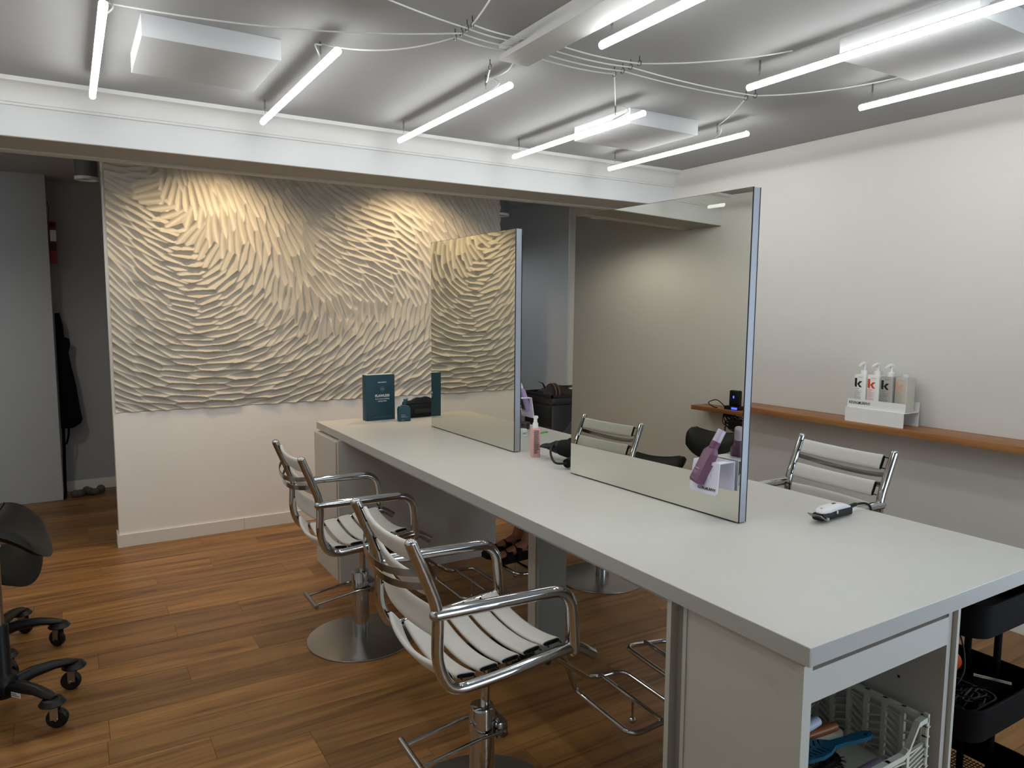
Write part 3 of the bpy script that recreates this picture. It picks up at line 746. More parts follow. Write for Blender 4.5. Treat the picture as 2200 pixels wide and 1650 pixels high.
# display stand: rear plate, tray, front lip and a folded front
sy0, sy1 = 2.20, 2.545   # y range (image right .. left)
st = thing('display_stand', 'folded white display stand on the oak shelf lettered KEVIN.MURPHY', 'display stand', (3.90, (sy0+sy1)/2, SZ))
hw_ = (sy1-sy0)/2; th = .003
MB().box(-.085, .06, -hw_, hw_, .078, .078+th).build('tray', WHITEP, st, smooth=False)
MB().prism(rrect(2*hw_, .084, .008), 0, th, M=frame((-.085, 0, .039), (0, -1, 0), (0, 0, 1))).build('front_panel', WHITEP, st)
MB().prism(rrect(2*hw_, .084, .008), 0, th, M=frame((.06, 0, .039), (0, -1, 0), (0, 0, 1))).build('rear_leg', WHITEP, st)
MB().prism(rrect(2*hw_-.004, .05, .006), 0, th, M=frame((-.07, 0, .105), (0, -1, .0), (.0, 0, 1))).build('lip', WHITEP, st)
MB().prism(rrect(2*hw_, .055, .006), 0, th, M=frame((.06, 0, .105), (0, -1, .0), (.0, 0, 1))).build('rear_lip', WHITEP, st)
text('lettering', 'KEVIN.MURPHY', .022, INK, st, frame((-.0735, hw_-.012, .101), (0, -1, 0), (0, 0, 1)), bold=.0004, sx=.86)
def shampoo(y, body, ink, logo, label, pump=True):
    t = thing('shampoo_bottle', label, 'bottle', (3.896, y, SZ+.0815), math.radians(-6), 'litre shampoo bottles on the display stand')
    bw, bd, bh = .072, .072, .186
    rings = []
    for z, k in ((0, .94), (.003, 1), (bh-.004, 1), (bh, .95)):
        rings.append([(x*bd*k, y_*bw*k, z) for x, y_ in rrect(1, 1, .09, 3)])
    loft(MB(), rings).build('body', body, t)
    Mf = frame((-bd/2-.0003, bw/2, 0), (0, -1, 0), (0, 0, 1))
    def P(x, z): return Mf @ Matrix.Translation((x, z, 0))
    k_logo(t, P(.006, bh-.073), .052, logo)
    fine_print(t, P(.026, bh-.016), .034, [1.0], .003, .0016, ink, 'brand_line')
    fine_print(t, P(.006, bh-.083), .040, [.8], .005, .0022, ink, 'heading_line')
    fine_print(t, P(.006, bh-.090), .046, [.5, .95, .6, 1, .8, .9, .7, .95, .4, .9, .95, .9, .95, .8, .9, .7], .0042, .0012, ink)
    if pump:
        MB().lathe([(.017, bh), (.017, bh+.022), (.0155, bh+.024), (.014, bh+.024), (.006, bh+.026)], 20).build('collar', WHITEP, t)
        m = MB().cyl((0, 0, bh+.02), (0, 0, bh+.056), .0075, n=14)
        rings = []
        for x, z, w, h in ((.014, .064, .014, .010), (0, .066, .016, .012), (-.02, .062, .013, .009), (-.045, .050, .009, .007)):
            rings.append([(x, w/2*c, bh+z+h/2*s) for c, s in ((1, -1), (1, 1), (-1, 1), (-1, -1))])
        loft(m, rings); m.build('pump_head', WHITEP, t)
    else:
        MB().lathe([(.0165, bh), (.0165, bh+.018), (.0155, bh+.0195), (.002, bh+.0195)], 20).build('cap', mat('clear_cap', 'c9c9c4', .25), t)
    return t
BW = mat('bottle_white', 'e6e6e2', .35); BG = mat('bottle_taupe', 'a9a69e', .4); BT = mat('bottle_beige', 'b9b3a6', .4)
RED = mat('orange_red_ink', 'd4461c', .6); PEACH = mat('peach_ink', 'd0a48d', .6); GREYINK = mat('grey_ink', '55524e', .6)
shampoo(2.493, BW, GREYINK, INK, 'white pump bottle with a black letter k')
shampoo(2.413, BW, RED, RED, 'white pump bottle with an orange-red letter k')
shampoo(2.333, BG, GREYINK, INK, 'taupe pump bottle with a black letter k')
shampoo(2.250, BT, mat('beige_ink', 'a19a8c', .6), PEACH, 'beige capped bottle with a peach letter k', pump=False)

# charger on the left shelf (seen in the mirror)
ch = thing('clipper_charger', 'black charging dock with blue lights on the oak shelf in the mirror', 'charger', (-1.21, 3.88, .838))
MB().box(-.05, .05, -.07, .07, 0, .03, bev=.004).build('base', BLACK, ch)
MB().box(-.035, .02, -.045, .045, .03, .16, bev=.008).build('tower', BLACK, ch)
BLUE = emit_mat('blue_led', '3a4cff', 2.5)
MB().box(.0505, .052, -.06, -.005, .006, .022).build('display', BLUE, ch, smooth=False)
MB().box(.0202, .021, -.006, .006, .095, .115).build('led', BLUE, ch, smooth=False)
tg = MB(); rr = random.Random(3)
for i in range(9):
    pts = [(-1.17+rr.uniform(-.03, .03), 3.82+rr.uniform(-.13, .13), .79-rr.uniform(0, .14)) for _ in range(6)]
    pts[0] = (-1.16, 3.95, .80); tg.tube(spline(pts+[pts[1]], 5), .0035, n=6)
tg.box(-1.21, -1.13, 3.76, 3.88, .68, .76, bev=.01)
tag(tg.build('cable_bundle', BLACK_M), 'black tangle of charger cables hanging under the reflected shelf', 'cables')
tag(MB().tube(spline([(-1.20, 3.955, .843), (-1.21, 4.06, .90), (-1.20, 4.14, .87), (-1.18, 4.08, .845), (-1.15, 4.01, .842)], 7), .004, n=8).build('charger_cord', BLACK_M), 'black cord looping on the shelf beside the charging dock', 'cord')
# ================================================================== things on the worktop
TEAL = mat('teal_card', '0e3a48', .45, var=.03); TEALB = mat('teal_bottle', '14404c', .35)
bx = thing('product_box', 'tall dark teal box lettered FLAWLESS standing on the worktop', 'box', (1.680, 4.392, ZT), math.radians(2))
MB().box(-.098, .098, -.03, .03, 0, .292, bev=.0012).build('carton', TEAL, bx)
MB().box(-.092, .092, -.027, .027, .2915, .2925).build('top_flap', mat('pale_card', 'c9d2d0', .6), bx, smooth=False)
Mb = frame((0, -.0305, 0), (1, 0, 0), (0, 0, 1))
def PB(x, z): return Mb @ Matrix.Translation((x, z, 0))
text('lettering', 'KEVIN.MURPHY', .0085, INKW, bx, PB(.012, .240), 'CENTER', .0003)
text('lettering', 'FLAWLESS', .0215, INKW, bx, PB(.012, .150), 'CENTER', .0007)
text('lettering', '6-in-1 bond building', .0118, INKW, bx, PB(.012, .1335), 'CENTER', .0001)
text('lettering', 'styling lotion', .0118, INKW, bx, PB(.012, .1195), 'CENTER', .0001)
MB().tube([tuple(PB(.012+.0125*math.cos(a), .2)@Vector((0, .0125*math.sin(a), 0))) for a in [i*2*PI/28 for i in range(28)]], .00035, n=5, closed=True).build('emblem_ring', INKW, bx)
text('lettering', 'NEW', .0065, INKW, bx, PB(.012, .1977), 'CENTER')
fine_print(bx, PB(-.055, .022), .14, [.95, .7], .004, .0012, mat('pale_ink', '5f8088', .6))

sb = thing('small_bottle', 'small squat teal bottle in front of the black pouch', 'bottle', (1.797, 4.262, ZT), math.radians(-12))
rings = []
for z, k in ((0, .96), (.004, 1), (.078, 1), (.094, .80)):
    rings.append([(x*.078*k, y*.05*k, z) for x, y in rrect(1, 1, .08, 3)])
loft(MB(), rings).build('body', TEALB, sb)
MB().box(-.02, .02, -.014, .014, .094, .1005, bev=.002).build('cap', TEALB, sb)
Ms = frame((-.02, -.0255, 0), (1, 0, 0), (0, 0, 1))
fine_print(sb, Ms @ Matrix.Translation((0, .04, 0)), .03, [.9], .003, .0018, INKW, 'brand_line')
fine_print(sb, Ms @ Matrix.Translation((0, .031, 0)), .04, [.5, 1], .003, .0013, INKW)
fine_print(sb, Ms @ Matrix.Translation((0, .010, 0)), .03, [.4, .8], .003, .001, INKW)

po = thing('pouch', 'black soft cosmetic pouch lying beside the teal box', 'pouch', (1.985, 4.385, ZT), math.radians(3))
rings = []
for i in range(15):
    x = -.145+.29*i/14; e = math.sqrt(max(.05, 1-(abs(x)/.152)**6)); zt = .118-.012*math.cos(i/14*2*PI)*1+.004*math.sin(i*1.7)
    rings.append([(x, -.038*e, .004), (x, -.045*e, .04), (x, -.034*e, .085), (x, -.012*e, zt), (x, .012*e, zt), (x, .034*e, .085), (x, .045*e, .04), (x, .038*e, .004)])
loft(MB(), rings).build('body', LEATHER, po)
MB().tube([(x, -.030, .094+.002*math.sin(x*60)) for x in np.linspace(-.14, .14, 12)], .004, n=8).build('zip', BLACK_M, po)
MB().box(-.085, .12, -.0475, -.0455, .03, .058, bev=.0008).build('band', BLACK, po)
MB().box(-.155, -.125, -.03, -.026, .072, .128, bev=.001).build('zip_tab', TEALB, po)
MB().tube([(-.130+.006*math.cos(a), -.028, .127+.006*math.sin(a)) for a in [i*PI/6 for i in range(12)]], .0012, n=6, closed=True).build('zip_ring', CHROME, po)

PINK = mat('pink_bottle', 'dba8a2', .4)
pk = thing('spray_bottle', 'pink spray bottle with white cap standing between the mirrors', 'bottle', (1.905, 2.90, ZT), math.radians(-16))
rings = [[(x*.040*k, y*.040*k, z) for x, y in rrect(1, 1, .14, 3)] for z, k in ((0, .94), (.003, 1), (.136, 1), (.142, .8))]
loft(MB(), rings).build('body', PINK, pk)
MB().lathe([(.0135, .142), (.0135, .163), (.0125, .165), (.010, .165), (.0085, .185), (.0085, .189)], 20).build('collar', WHITEP, pk)
loft(MB(), [[(x, w*c, z+h*s) for c, s in ((1, -1), (1, 1), (-1, 1), (-1, -1))] for x, w, z, h in ((-.010, .006, .193, .005), (.006, .008, .193, .007), (.012, .006, .193, .005))]).build('spray_head', WHITEP, pk)
Mp = frame((-.013, -.0203, .128), (1, 0, 0), (0, 0, 1)); pi_ = mat('dusk_ink', '5b4a4c', .6)
fine_print(pk, Mp, .026, [1, .9, 1, .95, 1, .85, 1, 1, .9, 1, .95, 1, .8, 1, .9, 1, 1, .9, 1, .85, 1, 1, .7, .5, .9, .6], .0044, .0030, pi_)

# angled holders hung on the mirrors, each with a bottle
LILAC = mat('lilac_acrylic', 'dcdaea', .3)
def holder(loc, rz, label, window, sgn):
    t = thing('bottle_holder', label, 'bottle holder', loc, rz)
    # local: +x points into the room from the mirror face, y along the mirror, z up
    w = .056
    MB().box(0, .075, -w, w, .100, .103, bev=.001).build('top_plate', LILAC, t)
    MB().box(0, .003, -w, w, .0, .100, bev=.001).build('rear_plate', LILAC, t)
    d = Vector((.014, 0, -.105)); M = frame((.074, 0, .102), (0, sgn, 0), (-d.x, 0, -d.z))
    out = [(-w, 0), (w, 0), (w+.004, -.098), (w-.004, -.106), (-w+.004, -.106), (-w-.004, -.098)]
    hole = [(-.034, -.010), (.030, -.010), (.030, -.052), (-.034, -.052)]
    MB().prism(out, 0, .003, M=M, holes=[hole]).build('front_plate', LILAC, t, smooth=False)
    if not window: text('lettering', 'KEVIN.MURPHY', .0135, INK, t, M @ Matrix.Translation((-.024, -.094, .0034)), bold=.0003, sx=.82)
    return t
def spray(p0, p1, body, cap, label, cap_clear=False, labelmat=None, name='spray_bottle'):
    p0, p1 = Vector(p0), Vector(p1); zax = (p1-p0).normalized()
    t = thing(name, label, 'bottle', tuple(p0))
    yax = Vector((0, 1, 0)); yax = (yax-zax*yax.dot(zax)).normalized(); xax = yax.cross(zax)
    t.rotation_euler = Matrix((xax, yax, zax)).transposed().to_euler()
    L = (p1-p0).length; b = L*.66
    rings = [[(x*.034*k, y*.052*k, z) for x, y in rrect(1, 1, .2, 1)] for z, k in ((0, .86), (.006, 1), (b*.86, 1), (b, .62))]
    loft(MB(), rings).build('body', body, t, ang=20)
    MB().lathe([(.0155, b), (.0155, b+L*.12), (.0135, b+L*.13)], 18).build('collar', cap if not cap_clear else body, t)
    m = MB().lathe([(.0105, b+L*.13), (.0105, b+L*.27), (.0115, b+L*.27), (.0115, L), (.003, L)], 18) if not cap_clear else MB().lathe([(.0150, b+L*.121), (.0145, L-.003), (.0130, L), (.002, L)], 18)
    m.build('spray_cap', cap, t)
    Mf = frame((-.0173, .016, 0), (0, -1, 0), (0, 0, 1))
    if labelmat: MB().box(-.0177, -.0172, -.018, .018, .012, b*.72).build('label_panel', labelmat, t, smooth=False)
    else:
        fine_print(t, Mf @ Matrix.Translation((0, .046, 0)), .020, [.9], .003, .0016, INKW, 'brand_line')
        fine_print(t, Mf @ Matrix.Translation((0, .036, 0)), .024, [.9, .7, .8, .5], .003, .0013, mat('mauve_ink', 'a58aa0', .6))
        fine_print(t, Mf @ Matrix.Translation((0, .014, 0)), .024, [.3, .8], .003, .001, mat('mauve_ink', 'a58aa0', .6))
    return t
PURP = mat('plum_bottle', '6b4560', .35); CLEARC = mat('smoky_cap', 'b9adbd', .15); VIO = mat('violet_clear', 'a892bb', .12)
xm_ = 1.8565+.014
holder((xm_, 1.694, .998), PI+math.radians(2), 'pale lilac holder lettered KEVIN.MURPHY hung on the tall mirror', False, 1)
spray((1.768, 1.712, 1.028), (1.838, 1.668, 1.205), PURP, CLEARC, 'plum spray bottle leaning in the lettered lilac holder', cap_clear=True)
holder((1.903, 3.105, 1.055), 0, 'pale lilac holder hung on the rear side of the box-side mirror', True, 1)
spray((1.985, 3.100, 1.085), (1.925, 3.11, 1.262), VIO, WHITEP, 'clear violet spray bottle with white cap in the rear lilac holder', labelmat=mat('dark_label', '14202c', .5))

# jars, comb, dryer, clipper
def jar(x, y, r, h, m, capm, label, caph=.3):
    t = thing('jar', label, 'jar', (x, y, ZT))
    MB().lathe([(r*.92, 0), (r, .003), (r, h*(1-caph))], 24).build('pot', m, t)
    MB().lathe([(r*1.04, h*(1-caph)), (r*1.04, h-.002), (r*.98, h), (.001, h)], 24).build('lid', capm, t); return t
q = on_z(1121, 936, ZT); j = jar(q[0], q[1], .030, .038, WHITEP, WHITEP, 'white jar with printed label beside the mirror that faces the carved panel')
fine_print(j, frame((-.012, -.0302, .02), (1, 0, 0), (0, 0, 1)), .03, [1, .8, .9], .004, .002, INK)
q = on_z(1124, 921, ZT); jar(q[0], q[1], .040, .040, mat('maroon_pot', '4a3a3c', .4), mat('dark_lid', '2c2829', .4), 'dark squat jar behind the white jar', .45)
q = on_z(1148, 925, ZT); jar(q[0], q[1], .016, .032, WHITEP, WHITEP, 'tiny white pot beside the pink spray bottle')
a = on_z(1148, 933.5, ZT); b = on_z(1176, 929, ZT)
d = Vector(b-a).normalized()
cb = thing('styling_comb', 'bright green slim comb lying on the worktop behind the pink bottle', 'comb', tuple(a), math.atan2(d.y, d.x))
Lc = float(np.linalg.norm(b-a))
MB().box(0, Lc, -.007, .007, .0, .006, bev=.0015).build('spine', mat('lime_plastic', '5fae2c', .4), cb)
tm = MB()
for i in range(int(Lc*.6/.004)): tm.box(.004+i*.004, .006+i*.004, .006, .022, .0005, .004)
tm.build('teeth', mat('lime_plastic', '5fae2c', .4), cb, smooth=False)

dr = thing('hair_dryer', 'black hair dryer with coiled cord lying behind the tall mirror', 'hair dryer', (2.005, 2.715, ZT), math.radians(118))
# local +x towards the nozzle
m = MB(); prof = [(-.115, .030), (-.10, .043), (-.04, .047), (.04, .043), (.075, .036)]
m.tube([(x, 0, .055+.02*(x+.1)) for x, r in prof], [r for x, r in prof], n=24); m.build('barrel', BLACK_M, dr)
rings = []
for x, wy, wz in ((.07, .034, .034), (.10, .028, .030), (.135, .040, .012), (.165, .044, .008)):
    rings.append([(x, wy*c, .055+.02*(x+.1)+wz*s) for c, s in [(math.cos(k*PI/8), math.sin(k*PI/8)) for k in range(16)]])
loft(MB(), rings).build('nozzle', BLACK, dr)
MB().tube([(-.03, .01, .05), (-.045, .09, .035), (-.05, .18, .028)], [.020, .019, .021], n=16).build('handle', BLACK_M, dr)
MB().tube(spline([(-.05, .18, .028), (.0, .20, .03), (.075, .10, .05), (.10, .02, .075), (.06, -.03, .085), (.02, .0, .105), (-.03, .03, .10), (-.08, .08, .07), (-.10, .13, .03), (-.12, .18, .008)], 8), .0055, n=8).build('power_cord', BLACK, dr)
MB().lathe([(.030, 0), (.042, .004), (.042, .012), (.03, .014)], 24, M=frame((-.115, 0, .055), (0, 1, 0), (0, 0, 1))).build('rear_grille', BLACK, dr)

cl = thing('hair_clipper', 'black and white hair clipper with cord on the worktop', 'hair clipper', (2.112, 1.500, ZT), math.radians(4))
# local +x from blade to tail
rings = []
for x, w, z0, z1 in ((.018, .021, .006, .030), (.05, .021, .004, .034), (.10, .0195, .004, .034), (.16, .0195, .003, .032), (.195, .021, .002, .030)):
    rings.append([(x, y*2*w, z0+(z_+.5)*(z1-z0)) for y, z_ in rrect(1, 1, .22, 2)])
loft(MB(), rings).build('body', BLACK, cl)
rings = []
for x, w, z0, z1 in ((.020, .010, .030, .034), (.032, .019, .027, .044), (.06, .0215, .025, .050), (.11, .0205, .028, .051), (.165, .0205, .028, .045), (.190, .017, .028, .035)):
    rings.append([(x, y*2*w, z0+(z_+.5)*(z1-z0)) for y, z_ in rrect(1, 1, .35, 3)])
loft(MB(), rings).build('top_shell', WHITEP, cl)
m = MB(); M = frame((.016, 0, .018), (0, 1, 0), (-.75, 0, .45)); m.box(-.024, .024, -.014, .022, -.002, .002, M=M)
for i in range(16): m.box(-.023+i*.003, -.0215+i*.003, .022, .026, -.0015, .0015, M=M)
m.build('blade', STEEL, cl, smooth=False)
MB().cyl((.032, -.024, .014), (.032, -.030, .014), .006, n=14).build('lever_screw', CHROME, cl)
MB().box(.095, .100, -.0245, -.021, .022, .032).build('switch', WHITEP, cl, smooth=False)
MB().cyl((.036, 0, .0455), (.036, 0, .0465), .003, n=12).build('screw', STEEL, cl)
MB().box(.10, .118, -.004, .004, .0505, .0518).build('badge', BLACK, cl, smooth=False)
MB().tube(spline([(.19, 0, .020), (.25, .0, .026), (.305, -.012, .022), (.325, -.02, -.01), (.33, -.03, -.12), (.30, -.03, -.3)], 8), [.0075]*9+[.0045]*32, n=10).build('power_cord', BLACK, cl)

# ================================================================== far trolley with a tool roll
TRB = mat('trolley_black', '141517', .38, var=.08)
ft = thing('trolley', 'tall black drawer trolley with tools on top behind the worktop', 'trolley', (3.45, 4.995, 0))
MB().box(.0, .42, .0, .44, .06, .80, bev=.012).build('cabinet_body', TRB, ft)
MB().box(-.015, .435, -.015, .455, .795, .86, bev=.014).build('top_tray', TRB, ft)
for k in range(4): MB().box(-.006, .0, .02, .42, .10+k*.17, .255+k*.17, bev=.002).build('drawer', BLACK, ft)
m = MB()
for a, b in ((-.012, .002), (.418, .432)):
    m.box(a, b, -.012, .452, .86, .882)
m.box(-.012, .432, -.012, .002, .86, .882).box(-.012, .432, .438, .452, .86, .882)
m.build('tray_lip', TRB, ft, smooth=False)
MB().cyl((.40, .0, .86), (.40, .0, .90), .012, n=12).build('corner_knob', BLACK, ft)
for x in (.05, .37):
    for y in (.05, .39): MB().cyl((x-.012, y, .03), (x+.012, y, .03), .03, n=16).build('caster', BLACK, ft)
BRN = mat('brown_leather', '4b3626', .55, var=.15, bump=.2)
hs = thing('tool_roll', 'brown leather scissor holster full of tools on the black trolley', 'tool roll', (3.62, 5.20, .862))
rings = []
for i in range(9):
    x = -.16+.34*i/8; hgt = .02+.062*math.sin(PI*min(1, (i+.8)/9)); wd = .07+.02*math.sin(i)
    rings.append([(x, wd*c, .002+hgt*max(0, s)) for c, s in [(math.cos(k*PI/6), math.sin(k*PI/6)) for k in range(7)]])
loft(MB(), rings).build('holster', mat('dark_leather', '241d19', .6, bump=.3), hs)
for x in (-.05, -.015):
    MB().tube([(x+.01*math.sin(a), .088*math.cos(a), .004+.088*max(0, math.sin(a))) for a in [k*PI/12 for k in range(13)]], .008, n=8).build('strap', BRN, hs)
rt = random.Random(5)
for k in range(7):
    y = -.06+.02*k; z = .03+.045*math.sin(PI*(k+.5)/7)
    MB().tube([(.05, y*.6, z), (.16+rt.uniform(0, .06), y+rt.uniform(-.02, .02), z*.8+.01)], [.005, .002], n=8).build('tool', CHROME if k % 3 == 0 else BLACK, hs)
MB().tube([(-.09, .03, .06), (-.12, .02, .10), (-.15, .05, .115)], [.008, .006, .002], n=8).build('tool', BLACK, hs)
for k in range(3):
    MB().tube([(.17+.012*math.cos(a), -.02-.03*k+.012*math.sin(a), .012) for a in [i*PI/7 for i in range(14)]], .003, n=6, closed=True).build('finger_ring', CHROME, hs)
tag(MB().box(3.76, 3.80, 5.06, 5.10, .861, .886, bev=.004).build('small_pot', mat('pale_pot', 'c8c6b9', .5)), 'tiny pale pot on the corner of the black drawer trolley', 'pot')
# ================================================================== saddle stools
def make_stool(label, loc, rz_arms, rz_seat, zs, sticker=False, backrest=True):
    t = thing('saddle_stool', label, 'stool', loc, 0, 'black saddle stools by the left wall')
    RA = .255
    m = MB().lathe([(.045, .085), (.05, .095), (.05, .145), (.037, .165), (.031, .175), (.029, .365), (.027, .37), (.015, .37)], 24)
    m.build('hub_sleeve', BLACK, t)
    for k in range(5):
        a = rz_arms+k*2*PI/5; c, s = math.cos(a), math.sin(a)
        M = Matrix.Rotation(a, 4, 'Z'); m = MB(); rings = []
        for x, z, w, h in ((.03, .118, .028, .030), (.10, .136, .026, .024), (.18, .136, .024, .018), (.235, .126, .023, .015), (RA+.012, .120, .014, .009)):
            rings.append([(x, w*cc, z+h*ss) for cc, ss in [(math.cos(i*PI/6), math.sin(i*PI/6)) for i in range(12)]])
        loft(m, rings, M=M); arm = m.build('base_arm', BLACK, t)
        MB().lathe([(.002, .122), (.034, .116), (.047, .100), (.044, .096), (.012, .100)], 20, M=M @ Matrix.Translation((RA, 0, 0))).build('cup', BLACK, arm)
        sw = a + 1.9*k+.6; Mc = Matrix.Translation((RA*c, RA*s, 0)) @ Matrix.Rotation(sw, 4, 'Z')
        cs = MB().box(-.006, .022, -.019, -.0165, .038, .098, M=Mc).box(-.006, .022, .0165, .019, .038, .098, M=Mc).box(-.012, .016, -.019, .019, .094, .101, M=Mc).cyl((.014, -.023, .039), (.014, .023, .039), .005, n=10, M=Mc)
        co_ = cs.build('caster', CHROME_D, t)
        MB().lathe([(.008, -.013), (.030, -.0135), (.038, -.008), (.039, 0), (.038, .008), (.030, .0135), (.008, .013)], 24, M=Mc @ Matrix.Translation((.014, 0, .039)) @ Matrix.Rotation(PI/2, 4, 'X')).build('wheel', BLACK, co_)
    MB().cyl((0, 0, .33), (0, 0, zs-.065), .016, n=20).build('gas_column', STEEL, t)
    MB().box(-.045, .045, -.035, .035, zs-.085, zs-.05, bev=.005).cyl((-.0, 0, zs-.10), (0, 0, zs-.06), .022, n=18).build('tilt_mechanism', CHROME_D, t)
    # saddle seat: raised pommel lengthwise, drooping flanks
    n, k = 28, 22; M = Matrix.Rotation(rz_seat, 4, 'Z'); V = []
    for side in (1, 0):
        for i in range(n+1):
            for j in range(k+1):
                u = -1+2*i/n; v = -1+2*j/k
                # map the square to a rounded outline
                uu = u*math.sqrt(1-v*v/2*.75); vv = v*math.sqrt(1-u*u/2*.75)
                wid = .205-.03*(u+1)/2; x = uu*.215; y = vv*wid
                top = -.125*abs(vv)**2.0 + .035*uu*uu - .012
                edge = max(abs(u), abs(v))**8
                z = zs + top + (.022 if side else -.030)*(1-edge)**.5 - .012*edge
                V.append((x, y, z))
    Fc = []; w = k+1; N0 = (n+1)*(k+1)
    for i in range(n):
        for j in range(k):
            a0 = i*w+j; Fc.append((a0, a0+w, a0+w+1, a0+1)); b0 = N0+a0; Fc.append((b0, b0+1, b0+w+1, b0+w))
    MB().add(V, Fc, M).build('seat', LEATHER, t, ang=80)
    MB().tube([tuple(M @ Vector((x, 0, zs+.0115+.035*(x/.215)**2-.0)))for x in np.linspace(-.17, .17, 14)], .0022, n=6).build('seam', LEATHER, t)
    if backrest:
        M = Matrix.Rotation(math.radians(55), 4, 'Z')
        MB().tube(fillet([tuple(M @ Vector(p)) for p in ((-.03, 0, zs-.07), (-.25, 0, zs-.07), (-.29, 0, zs+.14))], .06), .009, n=10).build('back_stem', CHROME_D, t)
        rings = []
        for i in range(13):
            y = -.15+.3*i/12; e = math.sqrt(max(.03, 1-(y/.155)**2)); x0 = -.285+.045*(y/.15)**2
            rings.append([tuple(M @ Vector((x0+.022*cc, y, zs+.17+.075*e*ss))) for cc, ss in [(math.cos(q*PI/7), math.sin(q*PI/7)) for q in range(14)]])
        loft(MB(), rings).build('backrest', LEATHER, t, ang=70)
    if sticker:
        a = rz_arms; M2 = Matrix.Rotation(a, 4, 'Z')
        MB().box(.075, .125, -.0262, -.0255, .105, .125, M=M2).build('sticker', WHITEP, t, smooth=False)
        Mt = M2 @ frame((.078, -.0264, .117), (1, 0, 0), (0, 0, 1))
        fine_print(t, Mt, .044, [.6, .9], .007, .003, INK)
    return t
make_stool('black saddle stool with a paper sticker on its wheeled base', (-.285, 3.345, 0), math.radians(-50), math.radians(80), .78, True)
make_stool('black saddle stool standing apart from the pair of stools by the left wall', (-.415, 2.10, 0), .4, math.radians(85), .675, False, False)
make_stool('black saddle stool standing just behind the stickered stool', (-.36, 3.945, 0), math.radians(-76), math.radians(60), .50, False, False)

# ================================================================== seated client behind the worktop
SKIN = mat('skin', 'a06c54', .5, var=.05); HAIRM = mat('dark_hair', '2a1d15', .6, var=.2, stretch=(1, 1, .1)); CAPE = mat('black_cape', '15161a', .7, var=.1, bump=.2); CREAM = mat('linen_shorts', '6e3b34', .8, var=.05)
PX_, PYc = 2.663, 3.314
per = thing('person', 'seated person in a dark salon cape and black strap sandals', 'person', (PX_, PYc, 0), PI)
# local: forward +x (towards the worktop), left +y
def skinned(name, joints, edges, m, parent, sub=2, root=0):
    me = bpy.data.meshes.new(name); me.from_pydata([j[0] for j in joints], edges, []); ob = bpy.data.objects.new(name, me); COL.objects.link(ob)
    md = ob.modifiers.new('skin', 'SKIN'); sk = me.skin_vertices[0].data
    for i, j in enumerate(joints):
        r = j[1]; sk[i].radius = (r, r) if not isinstance(r, tuple) else r
        sk[i].use_root = (i == root)
    md.use_smooth_shade = True
    s2 = ob.modifiers.new('sub', 'SUBSURF'); s2.levels = sub; s2.render_levels = sub
    dg = bpy.context.evaluated_depsgraph_get(); me2 = bpy.data.meshes.new_from_object(ob.evaluated_get(dg)); me2.name = name
    me2.materials.clear(); me2.materials.append(m)
    bpy.data.objects.remove(ob); me2.polygons.foreach_set('use_smooth', [True]*len(me2.polygons))
    o = bpy.data.objects.new(name, me2); COL.objects.link(o); o.parent = parent; return o
J = [((-.03, 0, .70), .125), ((-.06, 0, .85), .115), ((-.09, 0, 1.02), .13), ((-.10, 0, 1.14), .10), ((-.095, 0, 1.22), .052), ((-.08, 0, 1.28), .055), ((-.07, 0, 1.345), .082), ((-.07, 0, 1.42), .07)]
E_ = [(i, i+1) for i in range(7)]
for s in (1, -1):
    b = len(J)
    J += [((.06, s*.085, .665), .085), ((.22, s*.095, .665), .075), ((.40, s*.085-.03, .655), .058), ((.455, s*.075-.045, .60), .052), ((.475, s*.062-.06, .47), .050), ((.505, s*.055-.07, .35), .036), ((.520, s*.055-.07, .30), .034), ((.585, s*.055-.07, .275), .032), ((.66, s*.055-.07, .262), .028)]
    E_ += [(0, b)]+[(b+i, b+i+1) for i in range(8)]
    f = len(J)
    for i in range(5):            # toes
        y = s*(.031+.0125*i)-.07; L = (.040, .036, .032, .027, .021)[i]
        J += [((.690, y, .256), .0085), ((.690+L*.6, y+s*.001, .255), .008), ((.690+L, y+s*.001, .252), .0065)]
        E_ += [(b+8, f+3*i), (f+3*i, f+3*i+1), (f+3*i+1, f+3*i+2)]
    a = len(J)
    J += [((-.10, s*.145, 1.11), .052), ((-.085, s*.165, .98), .040), ((-.055, s*.165, .86), .034), ((.06, s*.14, .80), .030), ((.17, s*.10, .772), .026), ((.205, s*.088, .770), .026)]
    E_ += [(3, a)]+[(a+i, a+i+1) for i in range(5)]
    h = len(J)
    for i in range(4):
        y = s*(.066+.014*i); J += [((.235, y, .770), .0085), ((.262, y, .766), .008), ((.280, y, .757), .007)]
        E_ += [(a+5, h+3*i), (h+3*i, h+3*i+1), (h+3*i+1, h+3*i+2)]
    g = len(J); J += [((.205, s*.060, .768), .010), ((.225, s*.046, .766), .0085)]; E_ += [(a+4, g), (g, g+1)]
skinned('body', J, E_, SKIN, per)
# face details and hair
MB().sphere((.012, 0, 1.345), .014, 12, 8, (1.2, .8, 1.4)).build('nose', SKIN, per)
for s in (1, -1):
    MB().sphere((.002, s*.03, 1.372), .011, 12, 8).build('eye', WHITEP, per)
    MB().sphere((.0105, s*.03, 1.372), .0052, 10, 6).build('iris', BLACK, per)
    MB().sphere((-.075, s*.082, 1.355), .022, 12, 8, (.7, .35, 1.2)).build('ear', SKIN, per)
MB().sphere((.004, 0, 1.308), .02, 12, 8, (.4, 1, .3)).build('mouth', mat('lips', '8f4d45', .5), per)
MB().sphere((-.100, 0, 1.405), .105, 20, 14, (.90, .86, .85)).box(-.17, -.10, -.07, .07, 1.22, 1.40, bev=.03).build('hair', HAIRM, per)
